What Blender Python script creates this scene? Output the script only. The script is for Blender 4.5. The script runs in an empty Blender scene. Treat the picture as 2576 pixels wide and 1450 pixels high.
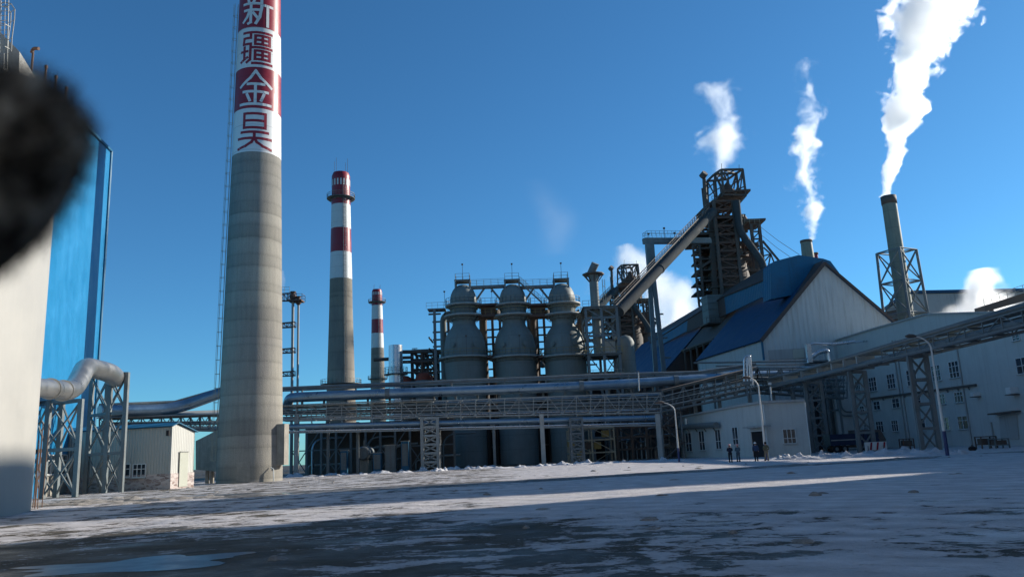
import bpy, bmesh, math, random
from mathutils import Vector, Matrix
R = math.radians
random.seed(7)
sc = bpy.context.scene
COL = sc.collection

# ------------------------------------------------------------------ camera
# all pixel figures below are in a 2575 x 1450 version of the photograph
F = 2000.0; CX, CY = 1287.5, 725.0
PITCH, ROLL, CAMH = R(11.8), R(2.6), 1.65
_f = Vector((0, math.cos(PITCH), math.sin(PITCH)))
_u0 = Vector((0, -math.sin(PITCH), math.cos(PITCH)))
_r0 = Vector((1, 0, 0))
_x = _r0 * math.cos(ROLL) - _u0 * math.sin(ROLL)
_y = _r0 * math.sin(ROLL) + _u0 * math.cos(ROLL)
CAM = Vector((0, 0, CAMH))
cd = bpy.data.cameras.new('camera'); cam = bpy.data.objects.new('camera', cd); COL.objects.link(cam)
cam.matrix_world = Matrix(((_x.x, _y.x, -_f.x, 0), (_x.y, _y.y, -_f.y, 0), (_x.z, _y.z, -_f.z, CAMH), (0, 0, 0, 1)))
cd.sensor_width = 36; cd.lens = 36 * F / 2575
cd.clip_start = 0.01; cd.clip_end = 6000
cd.dof.use_dof = True; cd.dof.focus_distance = 80; cd.dof.aperture_fstop = 13
sc.camera = cam

# ------------------------------------------------------------------ light
SUN_AZ, SUN_EL = R(64), R(24)          # azimuth clockwise from +Y
w = bpy.data.worlds.new('World'); sc.world = w; w.use_nodes = True
nt = w.node_tree
bg = nt.nodes['Background']
sky = nt.nodes.new('ShaderNodeTexSky'); sky.sky_type = 'NISHITA'
sky.sun_disc = False; sky.sun_elevation = SUN_EL; sky.sun_rotation = SUN_AZ
sky.altitude = 1500; sky.air_density = 1.0; sky.dust_density = 0.7; sky.ozone_density = 3.0
wb = nt.nodes.new('ShaderNodeMix'); wb.data_type = 'RGBA'; wb.blend_type = 'MULTIPLY'; wb.inputs[0].default_value = 1
wb.inputs[7].default_value = (.46, .97, 1.21, 1)          # the phone's cool white balance
nt.links.new(sky.outputs[0], wb.inputs[6]); nt.links.new(wb.outputs[2], bg.inputs[0]); bg.inputs[1].default_value = 0.085
sd = bpy.data.lights.new('sun', 'SUN'); sd.energy = 5.0; sd.angle = R(0.6); sd.color = (1, .93, .82)
so = bpy.data.objects.new('sun', sd); COL.objects.link(so)
sdir = Vector((math.sin(SUN_AZ) * math.cos(SUN_EL), math.cos(SUN_AZ) * math.cos(SUN_EL), math.sin(SUN_EL)))
so.rotation_euler = sdir.to_track_quat('Z', 'Y').to_euler(); so.location = (60, 20, 120)
sc.view_settings.view_transform = 'Standard'; sc.view_settings.look = 'None'
sc.view_settings.exposure = 0.42; sc.view_settings.gamma = 1
sc.cycles.volume_bounces = 14; sc.cycles.volume_max_steps = 160; sc.cycles.volume_step_rate = 1.0
sc.cycles.max_bounces = 16; sc.cycles.diffuse_bounces = 3; sc.cycles.glossy_bounces = 3; sc.cycles.use_denoising = True

# ------------------------------------------------------------------ picture -> place
def ray(px, py):
    return _x * (px - CX) + _y * (CY - py) + _f * F
def P(px, py, Y):
    d = ray(px, py); return CAM + d * (Y / d.y)
def G(px, py, z=0.0):
    d = ray(px, py); return CAM + d * ((z - CAMH) / d.z)
def XA(px, Y, z=0.0):                  # x of a point at depth Y, height z, seen in column px
    k = (px - CX) / F; q = z - CAMH
    # (p._x) = k (p._f)
    a = _x.x - k * _f.x; b = (_x.y - k * _f.y) * Y + (_x.z - k * _f.z) * q
    return -b / a
def ZA(X, Y, py):                      # height of a point over (X, Y) seen in row py
    k = (CY - py) / F
    a = _y.z - k * _f.z; b = (_y.x - k * _f.x) * X + (_y.y - k * _f.y) * Y
    return CAMH - b / a
def B(px, Y):                          # foot on the ground
    return Vector((XA(px, Y), Y, 0))
def DEP(p):
    return (Vector(p) - CAM).dot(_f)

# ------------------------------------------------------------------ materials
def _n(nt, t, **k):
    n = nt.nodes.new(t)
    for a, v in k.items(): setattr(n, a, v)
    return n
def ramp(nt, fac, stops, interp='LINEAR'):
    r = _n(nt, 'ShaderNodeValToRGB'); r.color_ramp.interpolation = interp
    e = r.color_ramp.elements
    while len(e) < len(stops): e.new(0.5)
    for i, (p, c) in enumerate(stops):
        e[i].position = p; e[i].color = c if len(c) == 4 else (*c, 1)
    nt.links.new(fac, r.inputs[0]); return r.outputs[0]
def mixc(nt, fac, a, b, mode='MIX'):
    m = _n(nt, 'ShaderNodeMix', data_type='RGBA', blend_type=mode)
    for s, v in ((m.inputs[0], fac), (m.inputs[6], a), (m.inputs[7], b)):
        if hasattr(v, 'is_output') or isinstance(v, bpy.types.NodeSocket): nt.links.new(v, s)
        else: s.default_value = v if not isinstance(v, tuple) or len(v) == 4 else (*v, 1)
    return m.outputs[2]
def noise(nt, vec, scale, detail=4, rough=.6, dist=0.0):
    n = _n(nt, 'ShaderNodeTexNoise'); n.inputs['Scale'].default_value = scale
    n.inputs['Detail'].default_value = detail; n.inputs['Roughness'].default_value = rough
    n.inputs['Distortion'].default_value = dist
    nt.links.new(vec, n.inputs['Vector']); return n.outputs['Fac']
def mapping(nt, vec, scale=(1, 1, 1), rot=(0, 0, 0), loc=(0, 0, 0)):
    m = _n(nt, 'ShaderNodeMapping'); m.inputs['Scale'].default_value = scale
    m.inputs['Rotation'].default_value = rot; m.inputs['Location'].default_value = loc
    nt.links.new(vec, m.inputs['Vector']); return m.outputs[0]
def mth(nt, op, a, b=None, clamp=False):
    m = _n(nt, 'ShaderNodeMath', operation=op, use_clamp=clamp)
    for i, v in enumerate((a, b)):
        if v is None: continue
        if isinstance(v, (int, float)): m.inputs[i].default_value = v
        else: nt.links.new(v, m.inputs[i])
    return m.outputs[0]
def base(name):
    m = bpy.data.materials.new(name); m.use_nodes = True
    nt = m.node_tree; b = nt.nodes['Principled BSDF']; g = _n(nt, 'ShaderNodeNewGeometry')
    return m, nt, b, g.outputs['Position']
def mat(name, col, rough=.6, metal=0, var=.25, dirt=None, streak=0.0, vs=.6, bump=.0, ribs=None, spec=.5, panels=None):
    """painted / worn surface: mottling, vertical streaks of dirt, optional sheet ribs along a horizontal direction"""
    m, nt, b, pos = base(name)
    n1 = noise(nt, pos, vs, 5); n2 = noise(nt, pos, vs * 9, 3)
    lo = tuple(c * (1 - var) for c in col); hi = tuple(min(1, c * (1 + var)) for c in col)
    c = ramp(nt, n1, [(.3, lo), (.7, hi)])
    c = mixc(nt, .25, c, ramp(nt, n2, [(.35, lo), (.65, hi)]))
    if streak:
        sm = noise(nt, mapping(nt, pos, (2.2, 2.2, .12)), 1.0, 5, .65)
        f = ramp(nt, sm, [(.5, (0, 0, 0)), (.72, (streak,) * 3)])
        c = mixc(nt, f, c, dirt or tuple(x * .35 for x in col))
    if panels:
        wv = _n(nt, 'ShaderNodeSeparateXYZ'); nt.links.new(pos, wv.inputs[0])
        s = mth(nt, 'FRACT', mth(nt, 'MULTIPLY', wv.outputs[2], 1 / panels))
        f = mth(nt, 'LESS_THAN', s, .02)
        c = mixc(nt, mth(nt, 'MULTIPLY', f, .6), c, tuple(x * .4 for x in col))
    nt.links.new(c, b.inputs['Base Color'])
    rr = ramp(nt, n1, [(.3, (max(0, rough - .1),) * 3), (.7, (min(1, rough + .12),) * 3)])
    nt.links.new(rr, b.inputs['Roughness']); b.inputs['Metallic'].default_value = metal
    b.inputs['Specular IOR Level'].default_value = spec
    h = None
    if ribs:
        ang, pitch, amt = ribs
        sp = _n(nt, 'ShaderNodeSeparateXYZ'); nt.links.new(mapping(nt, pos, rot=(0, 0, -ang)), sp.inputs[0])
        s = mth(nt, 'SINE', mth(nt, 'MULTIPLY', sp.outputs[0], 2 * math.pi / pitch))
        h = mth(nt, 'MULTIPLY', s, amt)
    if bump:
        hb = mth(nt, 'MULTIPLY', noise(nt, pos, vs * 6, 5), bump)
        h = hb if h is None else mth(nt, 'ADD', h, hb)
    if h is not None:
        bn = _n(nt, 'ShaderNodeBump'); bn.inputs['Strength'].default_value = 1; bn.inputs['Distance'].default_value = 1
        nt.links.new(h, bn.inputs['Height']); nt.links.new(bn.outputs[0], b.inputs['Normal'])
    return m

def mat_concrete(name, lift=1.6, col=(.285, .270, .240)):
    m, nt, b, pos = base(name)
    tc = _n(nt, 'ShaderNodeTexCoord'); sp = _n(nt, 'ShaderNodeSeparateXYZ'); nt.links.new(pos, sp.inputs[0])
    z = mth(nt, 'MULTIPLY', sp.outputs[2], 1 / lift)
    zn = mth(nt, 'ADD', z, mth(nt, 'ADD', mth(nt, 'MULTIPLY', noise(nt, pos, 1.2, 3), .16), mth(nt, 'MULTIPLY', noise(nt, mapping(nt, pos, (.02, .02, 1)), .35, 1), 1.6)))
    cell = _n(nt, 'ShaderNodeTexWhiteNoise', noise_dimensions='1D'); nt.links.new(mth(nt, 'FLOOR', zn), cell.inputs['W'])
    fr = mth(nt, 'FRACT', zn)
    c = ramp(nt, cell.outputs['Value'], [(0, tuple(x * .86 for x in col)), (.5, col), (1, tuple(x * 1.13 for x in col))])
    joint = ramp(nt, fr, [(0, (.76,) * 3), (.05, (.88,) * 3), (.25, (1,) * 3), (.85, (1.03,) * 3), (1, (.93,) * 3)])
    c = mixc(nt, 1.0, c, joint, 'MULTIPLY')
    big = noise(nt, mapping(nt, pos, (1, 1, .35)), .22, 4)
    c = mixc(nt, 1.0, c, ramp(nt, big, [(.3, (.78, .78, .8)), (.7, (1.12, 1.1, 1.02))]), 'MULTIPLY')
    st = noise(nt, mapping(nt, pos, (3.5, 3.5, .22)), 1.0, 6, .7)
    c = mixc(nt, 1.0, c, ramp(nt, st, [(.3, (.86,) * 3), (.5, (1,) * 3), (.75, (1.14, 1.13, 1.1))]), 'MULTIPLY')
    fine = noise(nt, pos, 9, 4)
    c = mixc(nt, 1.0, c, ramp(nt, fine, [(.3, (.88,) * 3), (.7, (1.1,) * 3)]), 'MULTIPLY')
    nt.links.new(c, b.inputs['Base Color']); b.inputs['Roughness'].default_value = .9
    bn = _n(nt, 'ShaderNodeBump'); bn.inputs['Distance'].default_value = .04
    nt.links.new(mth(nt, 'ADD', mth(nt, 'MULTIPLY', joint if False else fr, .3), fine), bn.inputs['Height'])
    nt.links.new(bn.outputs[0], b.inputs['Normal'])
    return m

def mat_rust(name, a=(.10, .085, .075), r=(.16, .07, .035)):
    m, nt, b, pos = base(name)
    n1 = noise(nt, pos, .35, 5, .7); n2 = noise(nt, pos, 3, 4)
    c = ramp(nt, n1, [(.35, a), (.62, r)]); c = mixc(nt, .4, c, ramp(nt, n2, [(.3, a), (.7, tuple(x * 1.5 for x in r))]))
    nt.links.new(c, b.inputs['Base Color']); b.inputs['Roughness'].default_value = .75
    return m

def mat_glass(name, col=(.02, .03, .04)):
    m, nt, b, pos = base(name)
    n1 = noise(nt, pos, 1.3, 2)
    nt.links.new(ramp(nt, n1, [(.4, col), (.6, tuple(x * 2 + .01 for x in col))]), b.inputs['Base Color'])
    b.inputs['Roughness'].default_value = .08
    return m

M = {}
M['concrete'] = mat_concrete('chimney_concrete')
M['concrete_far'] = mat_concrete('far_chimney_concrete', 4.2, (.26, .235, .20))
M['concrete_plain'] = mat('plain_concrete', (.30, .28, .24), .9, var=.25, streak=.5, vs=.8, bump=.01)
M['red'] = mat('chimney_red_paint', (.26, .010, .022), .4, var=.14, streak=.35, dirt=(.18, .02, .025), vs=.4, panels=3.2)
M['white'] = mat('chimney_white_paint', (.62, .63, .62), .5, var=.06, streak=.35, dirt=(.5, .49, .46), vs=.4, panels=3.2)
M['steel'] = mat('blue_grey_steel_paint', (.15, .175, .18), .55, var=.25, streak=.4, dirt=(.14, .09, .06), vs=.8)
M['steel_light'] = mat('light_grey_steel_paint', (.33, .34, .32), .55, var=.2, streak=.4, dirt=(.2, .16, .12), vs=.8)
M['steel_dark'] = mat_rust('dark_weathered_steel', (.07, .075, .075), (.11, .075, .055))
M['rust'] = mat_rust('rusty_steel', (.07, .055, .048), (.13, .062, .036))
M['railing'] = mat('railing_paint', (.32, .31, .24), .6, var=.2)
M['yellow_rail'] = mat('ochre_railing_paint', (.30, .22, .07), .6, var=.3)
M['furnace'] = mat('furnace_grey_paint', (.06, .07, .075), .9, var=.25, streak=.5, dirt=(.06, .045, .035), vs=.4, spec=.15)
M['stove'] = mat('stove_grey_green_paint', (.17, .195, .185), .6, var=.16, streak=.55, dirt=(.15, .14, .11), vs=.35, bump=.01, panels=2.6)
M['pipe'] = mat('aluminium_clad_pipe', (.24, .33, .40), .34, metal=.7, var=.22, vs=.5, panels=None)
M['duct'] = mat('galvanised_duct', (.36, .36, .35), .36, metal=.8, var=.08, vs=.9)
M['silver'] = mat('silver_cladding', (.60, .62, .64), .3, metal=.8, var=.15, vs=1)
M['silo'] = mat('white_silo_paint', (.38, .37, .34), .6, var=.06, streak=.2, dirt=(.45, .43, .38), vs=.25)
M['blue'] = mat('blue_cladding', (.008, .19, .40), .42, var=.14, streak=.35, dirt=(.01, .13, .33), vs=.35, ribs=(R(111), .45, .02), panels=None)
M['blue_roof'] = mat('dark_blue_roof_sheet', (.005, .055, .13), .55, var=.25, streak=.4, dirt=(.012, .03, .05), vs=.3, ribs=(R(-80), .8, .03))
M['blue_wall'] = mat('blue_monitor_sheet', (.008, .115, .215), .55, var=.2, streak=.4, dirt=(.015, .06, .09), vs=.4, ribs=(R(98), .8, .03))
M['brown_roof'] = mat_rust('dusty_brown_roof', (.05, .045, .045), (.09, .06, .05))
M['gable'] = mat('stained_white_cladding', (.50, .52, .51), .6, var=.06, streak=.45, dirt=(.22, .21, .18), vs=.5, ribs=(R(12), 1.1, .03))
M['wall_white'] = mat('white_render', (.48, .50, .48), .8, var=.08, streak=.4, dirt=(.32, .32, .30), vs=.5, bump=.01)
M['wall_grey'] = mat('grey_cladding', (.36, .37, .36), .7, var=.1, streak=.6, dirt=(.2, .19, .17), vs=.4)
M['hutwall'] = mat('cream_corrugated_sheet', (.42, .42, .38), .6, var=.06, streak=.25, dirt=(.4, .38, .33), vs=.5, ribs=(R(0), .28, .02))
M['hutgable'] = mat('white_corrugated_sheet', (.50, .50, .46), .6, var=.05, streak=.2, dirt=(.38, .36, .32), vs=.5, ribs=(R(80), .28, .02))
M['truck_blue'] = mat('dark_truck_blue', (.006, .02, .06), .4, var=.2)
M['glass'] = mat_glass('dark_window_glass')
M['frame'] = mat('white_window_frame', (.62, .64, .63), .5, var=.05)
M['cream'] = mat('cream_door_paint', (.42, .43, .36), .6, var=.08)
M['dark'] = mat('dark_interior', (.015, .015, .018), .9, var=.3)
M['bluepaint'] = mat('blue_pole_paint', (.015, .035, .13), .5, var=.15)
M['pole'] = mat('white_pole_paint', (.62, .63, .60), .45, var=.08, streak=.3)
M['reddome'] = mat_rust('red_dusty_dome', (.20, .05, .03), (.28, .06, .03))
M['stack'] = mat('grey_green_stack_paint', (.19, .21, .17), .6, var=.15, streak=.4, vs=.3, panels=4)
M['skin'] = mat('skin', (.45, .27, .19), .6, var=.05)

def mat_stone():
    m, nt, b, pos = base('rubble_stone_plinth')
    v = _n(nt, 'ShaderNodeTexVoronoi'); v.inputs['Scale'].default_value = 2.2
    nt.links.new(mapping(nt, pos, (1, 1, 2.6)), v.inputs['Vector'])
    sp = _n(nt, 'ShaderNodeSeparateColor'); nt.links.new(v.outputs['Color'], sp.inputs[0])
    c = ramp(nt, sp.outputs[0], [(0, (.22, .16, .14)), (.4, (.42, .33, .30)), (.7, (.55, .48, .44)), (1, (.30, .24, .24))])
    e = _n(nt, 'ShaderNodeTexVoronoi', feature='DISTANCE_TO_EDGE'); e.inputs['Scale'].default_value = 2.2
    nt.links.new(mapping(nt, pos, (1, 1, 2.6)), e.inputs['Vector'])
    c = mixc(nt, ramp(nt, e.outputs['Distance'], [(0, (1,) * 3), (.08, (0,) * 3)]), c, (.5, .47, .44))
    nt.links.new(c, b.inputs['Base Color']); b.inputs['Roughness'].default_value = .9
    return m
M['stone'] = mat_stone()

def mat_ground():
    m, nt, b, pos = base('snow_and_dirt')
    sp = _n(nt, 'ShaderNodeSeparateXYZ'); nt.links.new(pos, sp.inputs[0])
    X, Y = sp.outputs[0], sp.outputs[1]
    n1 = noise(nt, pos, .30, 6, .62, .8)
    n2 = noise(nt, mapping(nt, pos, (1, 1.7, 1), (0, 0, R(20))), .62, 9, .70, 1.0)
    n3 = noise(nt, pos, 6, 6, .7)
    cov = mth(nt, 'ADD', mth(nt, 'MULTIPLY', n1, .42), mth(nt, 'MULTIPLY', n2, .58))
    cov = mth(nt, 'ADD', cov, mth(nt, 'MULTIPLY', mth(nt, 'SUBTRACT', n3, .5), .22))
    # snow thins towards the near left, thicker to the right and in the middle band
    tx = mth(nt, 'MULTIPLY', mth(nt, 'ADD', X, 0.5), .012)
    tx = mth(nt, 'MINIMUM', mth(nt, 'MAXIMUM', tx, -.045), .075)
    ny = _n(nt, 'ShaderNodeMapRange'); nt.links.new(Y, ny.inputs[0])
    ny.inputs[1].default_value = 19.5; ny.inputs[2].default_value = 25; ny.inputs[3].default_value = -.018; ny.inputs[4].default_value = .085
    cov = mth(nt, 'ADD', mth(nt, 'ADD', cov, tx), ny.outputs[0])
    far = _n(nt, 'ShaderNodeMapRange'); nt.links.new(Y, far.inputs[0])
    far.inputs[1].default_value = 42; far.inputs[2].default_value = 55; far.inputs[3].default_value = 0; far.inputs[4].default_value = -.03
    cov = mth(nt, 'ADD', cov, far.outputs[0])
    away = mth(nt, 'MAXIMUM', mth(nt, 'MAXIMUM', mth(nt, 'SUBTRACT', Y, 112), mth(nt, 'SUBTRACT', -40, X)), mth(nt, 'MAXIMUM', mth(nt, 'SUBTRACT', X, 75), mth(nt, 'SUBTRACT', -4, Y)))
    cov = mth(nt, 'SUBTRACT', cov, mth(nt, 'MULTIPLY', mth(nt, 'MULTIPLY', away, .05, True), .16))   # outer ground made darker, thinning its snow to cut bounced light
    tr = _n(nt, 'ShaderNodeTexWave', wave_type='BANDS', bands_direction='X'); tr.inputs['Scale'].default_value = .42
    tr.inputs['Distortion'].default_value = 2.2; tr.inputs['Detail'].default_value = 5; tr.inputs['Detail Scale'].default_value = 1.4
    nt.links.new(mapping(nt, pos, (1, .12, 1), (0, 0, R(-28))), tr.inputs['Vector'])
    trm = ramp(nt, noise(nt, pos, .22, 3), [(.45, (0,) * 3), (.6, (1,) * 3)])
    cov = mth(nt, 'ADD', cov, mth(nt, 'MULTIPLY', mth(nt, 'MULTIPLY', mth(nt, 'SUBTRACT', tr.outputs['Fac'], .5), trm), .045))
    mask = ramp(nt, cov, [(.492, (0,) * 3), (.507, (.85,) * 3), (.55, (1,) * 3)])
    dirt = ramp(nt, noise(nt, pos, 1.7, 6, .7), [(.3, (.034, .029, .020)), (.7, (.10, .082, .055))])
    snow = ramp(nt, noise(nt, pos, .9, 6, .65), [(.25, (.38, .36, .365)), (.7, (.70, .67, .675))])
    # packed tyre tracks
    wt = _n(nt, 'ShaderNodeTexWave', wave_type='BANDS'); wt.inputs['Scale'].default_value = .55
    wt.inputs['Distortion'].default_value = 3; wt.inputs['Detail'].default_value = 4; wt.inputs['Detail Scale'].default_value = .6
    nt.links.new(mapping(nt, pos, (.25, 1, 1), (0, 0, R(-18))), wt.inputs['Vector'])
    snow = mixc(nt, mth(nt, 'MULTIPLY', wt.outputs['Fac'], .28), snow, (.25, .24, .24))
    c = mixc(nt, mask, dirt, snow)
    nt.links.new(c, b.inputs['Base Color'])
    nt.links.new(ramp(nt, noise(nt, pos, .4, 4), [(.35, (.35,) * 3), (.6, (.8,) * 3)]), b.inputs['Roughness'])
    b.inputs['Specular IOR Level'].default_value = .3
    bn = _n(nt, 'ShaderNodeBump'); bn.inputs['Distance'].default_value = .10
    h = mth(nt, 'ADD', mth(nt, 'MULTIPLY', n3, 1.1), mth(nt, 'MULTIPLY', n2, 1.0))
    h = mth(nt, 'ADD', h, mth(nt, 'MULTIPLY', mask, .5))
    nt.links.new(h, bn.inputs['Height']); nt.links.new(bn.outputs[0], b.inputs['Normal'])
    return m
M['ground'] = mat_ground()

def mat_road():
    m, nt, b, pos = base('wet_icy_asphalt')
    n2 = noise(nt, mapping(nt, pos, (.35, 1.4, 1), (0, 0, R(-8))), .8, 7, .7, .4)
    dark = ramp(nt, noise(nt, pos, 2, 5), [(.3, (.045, .042, .038)), (.7, (.085, .078, .068))])
    c = mixc(nt, ramp(nt, n2, [(.53, (0,) * 3), (.60, (1,) * 3)]), dark, (.40, .40, .41))
    nt.links.new(c, b.inputs['Base Color'])
    nt.links.new(ramp(nt, noise(nt, pos, .5, 4), [(.38, (.12,) * 3), (.5, (.7,) * 3)]), b.inputs['Roughness'])
    return m
M['road'] = mat_road()
M['ice'] = mat('frozen_puddle_ice', (.06, .08, .10), .36, var=.5, vs=1.5, bump=.004)
M['snow'] = mat('piled_snow', (.50, .50, .52), .9, var=.18, vs=1.5, bump=.06)
M['dirtysnow'] = mat('dirty_snow', (.26, .24, .22), .95, var=.5, vs=2.5, bump=.08)

# ------------------------------------------------------------------ mesh helpers
def perp(d):
    d = d.normalized()
    u = Vector((0, 0, 1)) if abs(d.z) < .95 else Vector((1, 0, 0))
    a = d.cross(u).normalized(); return a, a.cross(d).normalized()
class MB:
    def __init__(s): s.v = []; s.f = []; s.s = []
    def add(s, vs, fs, smooth=False):
        o = len(s.v); s.v += [Vector(v) for v in vs]; s.f += [[i + o for i in f] for f in fs]; s.s += [smooth] * len(fs); return s
    def hexa(s, p):                     # 8 points: bottom 4 ccw, top 4
        return s.add(p, [(3, 2, 1, 0), (4, 5, 6, 7), (0, 1, 5, 4), (1, 2, 6, 5), (2, 3, 7, 6), (3, 0, 4, 7)])
    def box(s, c, size, rz=0):
        c = Vector(c); x, y, z = (q / 2 for q in size); m = Matrix.Rotation(rz, 3, 'Z')
        return s.hexa([c + m @ Vector(q) for q in ((-x, -y, -z), (x, -y, -z), (x, y, -z), (-x, y, -z), (-x, -y, z), (x, -y, z), (x, y, z), (-x, y, z))])
    def beam(s, a, b, w, h=None):
        a, b = Vector(a), Vector(b); h = h or w
        if (b - a).length < 1e-4: return s
        p, q = perp(b - a); p *= w / 2; q *= h / 2
        return s.hexa([a - p - q, a + p - q, a + p + q, a - p + q, b - p - q, b + p - q, b + p + q, b - p + q])
    def tube(s, pts, r, n=10, cap=True):
        pts = [Vector(p) for p in pts]; rs = r if isinstance(r, (list, tuple)) else [r] * len(pts)
        vs, fs = [], []; up = None
        for i, p in enumerate(pts):
            d = (pts[min(i + 1, len(pts) - 1)] - pts[max(i - 1, 0)]).normalized()
            if up is None: a, up = perp(d)
            a = d.cross(up).normalized(); up = a.cross(d).normalized()
            for k in range(n):
                t = 2 * math.pi * k / n
                vs.append(p + (a * math.cos(t) + up * math.sin(t)) * rs[i])
        for i in range(len(pts) - 1):
            for k in range(n):
                k2 = (k + 1) % n; fs.append((i * n + k, i * n + k2, (i + 1) * n + k2, (i + 1) * n + k))
        s.add(vs, fs, n > 6)
        if cap: s.add(vs[:n], [tuple(range(n - 1, -1, -1))]); s.add(vs[-n:], [tuple(range(n))])
        return s
    def lathe(s, c, prof, n=32, a0=0, a1=2 * math.pi, cap=True):   # prof: (r, z) bottom -> top
        c = Vector(c); full = abs(a1 - a0 - 2 * math.pi) < 1e-6; m = n if full else n + 1; vs, fs = [], []
        for r, z in prof:
            for k in range(m):
                t = a0 + (a1 - a0) * k / n; vs.append(c + Vector((r * math.cos(t), r * math.sin(t), z)))
        for i in range(len(prof) - 1):
            for k in range(n):
                k2 = (k + 1) % m; fs.append((i * m + k, i * m + k2, (i + 1) * m + k2, (i + 1) * m + k))
        s.add(vs, fs, True)
        if cap and full:
            s.add(vs[:m], [tuple(range(m - 1, -1, -1))]); s.add(vs[-m:], [tuple(range(m))])
        return s
    def ring(s, c, r0, r1, z0, z1, n=32):                           # flat annulus slab
        return s.lathe(c, [(r0, z0), (r1, z0), (r1, z1), (r0, z1), (r0, z0)], n, cap=False)
    def prism(s, pts, vec):                                          # polygon extruded
        vec = Vector(vec); pts = [Vector(p) for p in pts]; n = len(pts)
        return s.add(pts + [p + vec for p in pts], [tuple(range(n - 1, -1, -1)), tuple(range(n, 2 * n))] + [(i, (i + 1) % n, n + (i + 1) % n, n + i) for i in range(n)])
    def quad(s, a, b, c, d, t=.05):                                  # sheet with thickness
        a, b, c, d = map(Vector, (a, b, c, d)); nrm = (b - a).cross(d - a).normalized() * t
        return s.hexa([a - nrm, b - nrm, c - nrm, d - nrm, a, b, c, d])
    def truss(s, a0, a1, b0, b1, n, w=.12, x=False, post=True):      # planar: lower chord a0-a1, upper b0-b1
        a0, a1, b0, b1 = map(Vector, (a0, a1, b0, b1)); s.beam(a0, a1, w * 1.4); s.beam(b0, b1, w * 1.4)
        for i in range(n + 1):
            t = i / n; p, q = a0.lerp(a1, t), b0.lerp(b1, t)
            if post: s.beam(p, q, w)
            if i < n:
                p2, q2 = a0.lerp(a1, (i + 1) / n), b0.lerp(b1, (i + 1) / n)
                if x: s.beam(p, q2, w * .7); s.beam(q, p2, w * .7)
                else: s.beam(p, q2, w * .8) if i % 2 else s.beam(q, p2, w * .8)
        return s
    def rail(s, pts, h=1.1, w=.05, step=1.8):
        pts = [Vector(p) for p in pts]; z = Vector((0, 0, h))
        for a, b in zip(pts, pts[1:]):
            n = max(1, round((b - a).length / step))
            s.beam(a + z, b + z, w); s.beam(a + z * .5, b + z * .5, w * .8)
            for i in range(n + 1): s.beam(a.lerp(b, i / n), a.lerp(b, i / n) + z, w)
        return s
    def ringrail(s, c, r, z, h=1.1, n=20, w=.05, a0=0, a1=2 * math.pi):
        c = Vector(c); pts = [c + Vector((r * math.cos(a0 + (a1 - a0) * k / n), r * math.sin(a0 + (a1 - a0) * k / n), z)) for k in range(n + 1)]
        return s.rail(pts, h, w, 99)
    def ladder(s, a, b, side, w=.5, cage=True, out=None, rung=.6, r=.03):
        a, b = Vector(a), Vector(b); sd = Vector(side).normalized() * w / 2; L = (b - a).length; d = (b - a) / L
        s.beam(a - sd, b - sd, r * 2); s.beam(a + sd, b + sd, r * 2)
        for i in range(int(L / rung)): p = a + d * (i + .5) * rung; s.beam(p - sd, p + sd, r * 1.4)
        if cage:
            o = Vector(out).normalized()
            for i in range(int(L / 1.6 + .5)):
                p = a + d * (i * 1.6)
                ar = [p + sd * 1.5 * math.cos(t) + o * .5 * math.sin(t) for t in (0, .8, 1.57, 2.34, 3.14)]
                for u, v in zip(ar, ar[1:]): s.beam(u, v, r * 1.6)
            if L > 1:
                for t in (.8, 1.57, 2.34):
                    q = sd * 1.5 * math.cos(t) + o * .5 * math.sin(t); s.beam(a + q, b + q, r * 1.3)
        return s
    def build(s, name, m, parent=None, loc=None, **tags):
        me = bpy.data.meshes.new(name)
        o = bpy.data.objects.new(name, me); COL.objects.link(o)
        org = Vector(loc) if loc is not None else (wloc(parent) if parent else Vector((0, 0, 0)))
        me.from_pydata([tuple(v - org) for v in s.v], [], s.f)
        me.polygons.foreach_set('use_smooth', s.s); me.materials.append(M[m] if isinstance(m, str) else m)
        me.update()
        if parent: o.parent = parent; o.location = org - wloc(parent)
        else: o.location = org
        for k, v in tags.items(): o[k] = v
        return o
def wloc(o):
    l = Vector(o.location)
    while o.parent: o = o.parent; l += Vector(o.location)
    return l
def smooth_flat(o, ang=40):
    return o
def thing(name, label, cat, loc=(0, 0, 0), group=None):
    o = bpy.data.objects.new(name, None); COL.objects.link(o); o.location = loc; o.empty_display_size = .5
    o['label'] = label; o['category'] = cat
    if group: o['group'] = group
    return o
def struct(name, mb, m, **k):
    o = mb.build(name, m, **k); o['kind'] = 'structure'; return o
def arc(pts, k=6):                      # round the corners of a polyline
    pts = [Vector(p) for p in pts]; out = [pts[0]]
    for a, b, c in zip(pts, pts[1:], pts[2:]):
        l = min((a - b).length, (c - b).length) * .45; p = b + (a - b).normalized() * l; q = b + (c - b).normalized() * l
        for i in range(k + 1):
            t = i / k; out.append(p * (1 - t) ** 2 + b * 2 * t * (1 - t) + q * t * t)
    return out + [pts[-1]]
#INSERT
from mathutils import noise as mn
def ON(px, py, p0, n):
    d = ray(px, py); p0 = Vector(p0); n = Vector(n); return CAM + d * ((p0 - CAM).dot(n) / d.dot(n))
Zv = Vector((0, 0, 1))
def flat(p, z=0.0): return Vector((p.x, p.y, z))

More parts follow.
